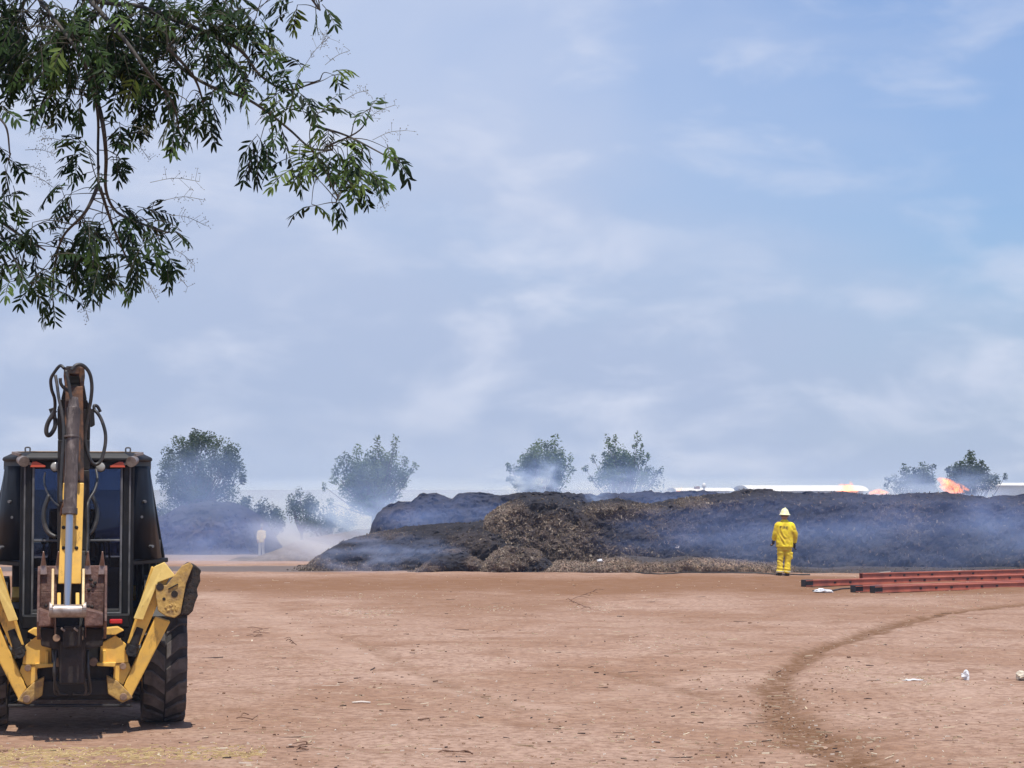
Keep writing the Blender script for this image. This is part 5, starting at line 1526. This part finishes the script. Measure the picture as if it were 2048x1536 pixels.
# hydraulic hoses, traced loop by loop
def zz(pts, ly, dl=None):
    return curve_pts([B(x / 3.657, 700 + y / 3.657, ly if dl is None else ly + (dl - ly) * k / (len(pts) - 1)) for k, (x, y) in enumerate(pts)], 6)
for pts, l0, l1, r in (
    ([(470, 135), (440, 115), (400, 160), (372, 215), (378, 290), (398, 350), (402, 420), (385, 500)], -1.30, -1.10, .016),
    ([(405, 185), (418, 260), (430, 350), (452, 450), (466, 550), (466, 640), (456, 800), (445, 1000), (447, 1120)], -1.36, -1.62, .016),
    ([(520, 150), (560, 110), (610, 115), (655, 170), (672, 260), (665, 360), (648, 450), (630, 560), (620, 650), (642, 760), (682, 832), (732, 818), (765, 720), (772, 620), (750, 530), (720, 470), (690, 440)], -1.36, -1.10, .018),
    ([(690, 440), (688, 408), (712, 412), (735, 452)], -1.08, -1.05, .016),
    ([(405, 440), (352, 530), (338, 592), (352, 625), (378, 608), (402, 560), (405, 500)], -1.05, -1.0, .022),
    ([(440, 205), (445, 245), (470, 280), (505, 300)], -1.38, -1.36, .016),
    ([(480, 150), (500, 230), (512, 310), (528, 372)], -1.42, -1.46, .017),
    ([(702, 870), (712, 950), (690, 1030), (655, 1090), (640, 1150), (640, 1350), (632, 1500)], -1.05, -1.45, .013),
    ([(330, 900), (322, 950), (340, 1030), (385, 1100), (430, 1140)], -.62, -1.2, .009),
    ([(670, 1060), (705, 1140), (708, 1230), (680, 1310), (645, 1350)], -1.0, -1.1, .022),
    ([(360, 1060), (325, 1160), (322, 1250), (350, 1330), (410, 1370)], -1.0, -1.1, .022)):
    mb = MB(); mb.tube(zz(pts, l0, l1), r, 8)
    part(mb, "hydraulic_hose", M_HOSEB, bevel=0, smooth=True)
# ================================================================== NEEM TREE hanging into the frame
NY = 8.0
nr = random.Random(12)
tbase = at(-950, 1000, 7.6); tbase.z = zg(tbase.x, 7.6)
neem = empty("neem_tree", tbase)
tag(neem, "leafy tree whose dark fern-like branches hang in from above, nearest the viewer", "tree")
def N(px, py, dy=0.0):
    return at(px, py, NY + dy) - tbase
M_NB = mat("neem_bark", (.045, .040, .034), .9, (.085, .075, .062), 9, bump=.5)
M_NT = mat("neem_twig", (.040, .036, .022), .8, (.07, .06, .04), 12)
M_NL = tint_mat("neem_leaf", 0.6, 0.14, .12)
tk = MB()
trunk_top = N(-820, 120, -.2)
tk.tube(curve_pts([(0, 0, -.2), (.05, .02, .9), (.12, 0, 1.9), trunk_top], 8), [.25 - .13 * k / 24 for k in range(25)], 14)
tk.build("trunk", M_NB, neem, smooth=True)
SK = [  # skeleton branches: pixel path and start / end radius in metres
    ([(-820, 120), (-500, -60), (-200, -90), (40, -50), (180, 0), (300, 20), (335, 95), (362, 135), (420, 172), (488, 195), (540, 228), (582, 262), (622, 296), (665, 300)], .015, .004, .1),
    ([(-200, -90), (0, -160), (250, -140), (480, -60), (600, -20), (640, 20)], .012, .004, -.3),
    ([(40, -50), (110, 40), (160, 110), (185, 175), (196, 235), (196, 300), (197, 370)], .009, .005, -.1),
    ([(185, 175), (204, 240), (212, 310), (212, 380), (235, 425), (290, 450), (335, 465)], .012, .004, .12),
    ([(197, 370), (170, 425), (125, 475), (108, 540), (104, 600)], .009, .003, -.05),
    ([(200, 375), (225, 450), (255, 520), (275, 560)], .008, .003, .1),
    ([(-820, 120), (-560, 240), (-300, 330), (-120, 380), (-20, 430), (40, 470), (90, 500)], .02, .004, .25),
    ([(-300, 330), (-120, 260), (-30, 230), (10, 250), (20, 310)], .010, .003, -.25),
    ([(-20, 430), (30, 520), (55, 570)], .008, .003, .0),
    ([(180, 0), (250, 80), (300, 150), (345, 205), (360, 270)], .012, .003, -.2),
    ([(300, 20), (400, 60), (480, 100), (520, 150), (575, 180), (640, 160)], .014, .003, .2),
    ([(335, 95), (385, 150), (405, 200), (410, 240)], .008, .003, -.1),
    ([(540, 228), (545, 270), (535, 320)], .006, .0025, .1),
    ([(622, 296), (650, 340), (680, 380), (672, 405)], .006, .0025, -.1),
    ([(622, 250), (690, 270), (750, 300), (795, 325)], .006, .0025, .0),
    ([(660, 290), (720, 260), (742, 215)], .005, .002, .1),
    ([(-120, 380), (-60, 560), (-20, 640)], .012, .004, .1),
    ([(0, -160), (60, -40), (20, 60), (30, 130)], .014, .004, .2),
    ([(250, -140), (200, 20), (110, 110), (95, 180)], .012, .004, .3)]
br = MB(); nodes = []
for k, (pts, r0, r1, dy) in enumerate(SK):
    P = curve_pts([N(x, y, dy + .22 * math.sin(i * 1.3 + k)) if not (k == 0 and i == 0) and not (k == 6 and i == 0) else trunk_top for i, (x, y) in enumerate(pts)], 6)
    n = len(P)
    br.tube(P, [r0 + (r1 - r0) * (i / (n - 1)) ** .6 for i in range(n)], 7)
    nodes += [(p, (P[min(i + 1, n - 1)] - P[max(i - 1, 0)]).normalized()) for i, p in enumerate(P)]
br.build("branch", M_NB, neem, smooth=True)
BL = [(60, 40, 90), (160, 60, 90), (260, 60, 90), (360, 60, 85), (440, 50, 65), (500, 40, 45), (590, 8, 32), (636, 12, 18), (40, 130, 55), (110, 150, 60), (180, 130, 60), (260, 150, 60), (340, 160, 60), (400, 190, 40), (460, 150, 50), (505, 100, 35),
    (110, 195, 25), (150, 200, 20), (358, 225, 32), (360, 262, 16), (408, 222, 22), (300, 205, 25), (570, 190, 40), (600, 150, 30), (655, 150, 20), (540, 268, 40), (530, 308, 26), (620, 220, 34), (585, 320, 30),
    (655, 285, 40), (700, 300, 40), (738, 222, 14), (770, 300, 22), (640, 335, 34), (700, 350, 36), (735, 345, 20), (668, 396, 18), (625, 410, 10),
    (165, 290, 26), (228, 285, 24), (240, 255, 16), (160, 320, 18), (235, 330, 16), (225, 310, 14), (190, 345, 18), (125, 385, 28), (180, 430, 50), (250, 430, 45), (300, 440, 30), (355, 455, 20), (60, 480, 50), (130, 500, 55), (210, 500, 50), (275, 500, 42), (325, 510, 18), (60, 545, 34), (105, 575, 26), (106, 600, 10), (190, 555, 22), (235, 560, 18), (280, 535, 20),
    (5, 215, 16), (10, 320, 26), (8, 380, 30), (-5, 450, 45), (30, 525, 28), (20, 565, 14), (45, 95, 60), (10, 60, 60), (120, 90, 60), (300, 110, 50), (420, 110, 50), (210, 95, 60), (5, 10, 60), (330, 10, 70), (200, 10, 70), (450, 5, 50)]
OFF = []
for _ in range(34):
    OFF.append((nr.uniform(-900, -60), nr.uniform(-360, 560), nr.uniform(60, 110)))
for _ in range(14):
    OFF.append((nr.uniform(-200, 620), nr.uniform(-380, -70), nr.uniform(60, 100)))
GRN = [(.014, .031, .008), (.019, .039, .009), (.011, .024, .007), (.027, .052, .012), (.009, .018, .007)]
LIT = [(.055, .095, .022), (.075, .12, .028), (.11, .155, .04)]  # brighter greens: sunlight on some leaves put into their colour
lf = MB(); tw = MB()
def leaflet(base, d, nrm, L, W, tint, bend):
    """one sickle-shaped leaflet: folded along its midrib, tip curved"""
    s = d.cross(nrm).normalized()
    mid = []; prof = (.10, .80, 1.0, .72, 0.0); ts = (0, .22, .5, .78, 1.0)
    for t in ts:
        mid.append(base + d * L * t + s * bend * L * t * t + Vector((0, 0, -.16 * L * t * t)))
    vs = []
    for m_, w in zip(mid, prof):
        vs += [m_ - s * W * w * .5 + nrm * W * .16 * w, m_, m_ + s * W * w * .5 + nrm * W * .16 * w]
    fs = []
    for i in range(3):
        a = i * 3
        fs += [(a, a + 1, a + 4, a + 3), (a + 1, a + 2, a + 5, a + 4)]
    a = 9
    fs += [(a, a + 1, 13), (a + 1, a + 2, 13)]
    lf.add(vs, fs, tint)
def compound(base, d, L, tints):
    d = d.normalized()
    n = max(4, int(L / .021))
    path = [base.copy()]; p = base.copy(); dd = d.copy()
    droop = nr.uniform(.10, .24)
    for i in range(n):
        dd = (dd + Vector((0, 0, -droop))).normalized()
        p = p + dd * (L / n)
        path.append(p.copy())
    tw.tube(path, [.0016] * n + [.0007], 4, cap=False)
    roll = nr.uniform(-.9, .9)
    up = Vector((math.sin(roll), nr.uniform(-.8, .2), math.cos(roll))).normalized()
    tint = nr.choice(tints)
    for i in range(1, n + 1):
        di = (path[i] - path[i - 1]).normalized()
        sd = di.cross(up)
        if sd.length < .2: sd = di.cross(Vector((1, 0, 0)))
        sd.normalize()
        k = 1.0 - .35 * abs(i / n - .45)
        for sgn in ((-1, 1) if i < n else (-1, 1, 0)):
            ld = (sd * sgn * .85 + di * (.55 if sgn else 1.0) + Vector((0, 0, -.35)) + Vector((nr.gauss(0, .12), nr.gauss(0, .12), nr.gauss(0, .12)))).normalized()
            nm = ld.cross(di if sgn else sd)
            nm = nm.normalized() * (1 if nr.random() < .5 else -1) if nm.length > .05 else up
            ll = nr.uniform(.042, .060) * k
            f = nr.uniform(.75, 1.25)
            leaflet(path[i] + ld * .002, ld, nm, ll, ll * nr.uniform(.24, .32), tuple(c * f for c in tint), .28 * (sgn if nr.random() < .8 else -sgn))
def grow(blobs, k_area, lit_p):
    for bx, by, r in blobs:
        n = int(r * r / k_area) + 2
        for _ in range(n):
            a = nr.uniform(0, 6.283); q = math.sqrt(nr.random()) * r * .72
            p = N(bx + math.cos(a) * q, by + math.sin(a) * q, nr.uniform(-.35, .35))
            j = min(range(0, len(nodes)), key=lambda i: (nodes[i][0] - p).length_squared)
            nd, nt_ = nodes[j]
            if (p - nd).length > .03 and nr.random() < .5:
                m_ = nd.lerp(p, .5) + Vector((nr.uniform(-.02, .02), 0, nr.uniform(0, .03)))
                tw.tube(curve_pts([nd, m_, p], 4), [.0026 - .0015 * i / 8 for i in range(9)], 5, cap=False)
            out = (p - nd); out = out.normalized() if out.length > 1e-4 else nt_
            d = out * .7 + nt_ * .35 + Vector((nr.gauss(0, .5), nr.gauss(0, .5), nr.gauss(-.12, .4)))
            L = nr.uniform(.09, .16) * (0.62 + .38 * min(1, r / 45))
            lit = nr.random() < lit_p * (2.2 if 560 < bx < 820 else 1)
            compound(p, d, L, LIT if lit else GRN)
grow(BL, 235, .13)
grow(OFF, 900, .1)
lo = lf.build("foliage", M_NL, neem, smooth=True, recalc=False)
# flower sprays: thin forked stems with tiny buds
pn = MB()
def spray(px, py, ang, L):
    p0 = N(px, py, nr.uniform(-.3, .2)); L *= NY / F
    d = Vector((math.cos(ang), nr.uniform(-.2, .2), math.sin(ang)))
    end = p0 + d * L + Vector((0, 0, -.1 * L))
    path = curve_pts([p0, p0.lerp(end, .5) + Vector((0, 0, .08 * L)), end], 6)
    pn.tube(path, .0010, 4, cap=False)
    for i in range(3, len(path)):
        for sgn in (-1, 1):
            if nr.random() < .35: continue
            e = path[i] + (Vector((d.x * .4 - sgn * d.z * .8, nr.uniform(-.5, .5), d.z * .4 + sgn * d.x * .8)) + Vector((nr.gauss(0, .4), 0, nr.gauss(0, .4)))) * (L * nr.uniform(.05, .24))
            pn.tube([path[i], e], .0007, 3, cap=False)
            for _ in range(2):
                pn.ball(e + Vector((nr.gauss(0, .006), nr.gauss(0, .006), nr.gauss(0, .006))), .0020, 5, 4)
for px, py, a, L in ((255, 250, -.3, 55), (265, 280, -.8, 50), (300, 365, .15, 95), (330, 400, .1, 75), (340, 430, -.2, 75), (610, 130, .9, 75), (650, 130, .6, 60), (690, 200, .5, 50), (720, 250, .6, 85), (745, 280, .35, 70), (730, 360, -.9, 65), (110, 250, 2.6, 40), (50, 270, .4, 60), (50, 300, .0, 55), (40, 330, -.2, 55), (60, 350, -.4, 50), (350, 500, -.6, 50), (340, 540, -.7, 45), (290, 560, -1.0, 40), (120, 280, 3.0, 40), (520, 110, .3, 45), (500, 140, -.3, 40), (160, 590, -1.2, 50), (510, 250, .9, 40), (400, 250, -.6, 40), (640, 100, 1.2, 45)):
    spray(px, py, a, L)
pn.build("flower_spray", mat("grey_green_buds", (.14, .14, .10), .8, (.20, .18, .14), 30), neem, recalc=False)
tw.build("twig", M_NT, neem, smooth=True, recalc=False)
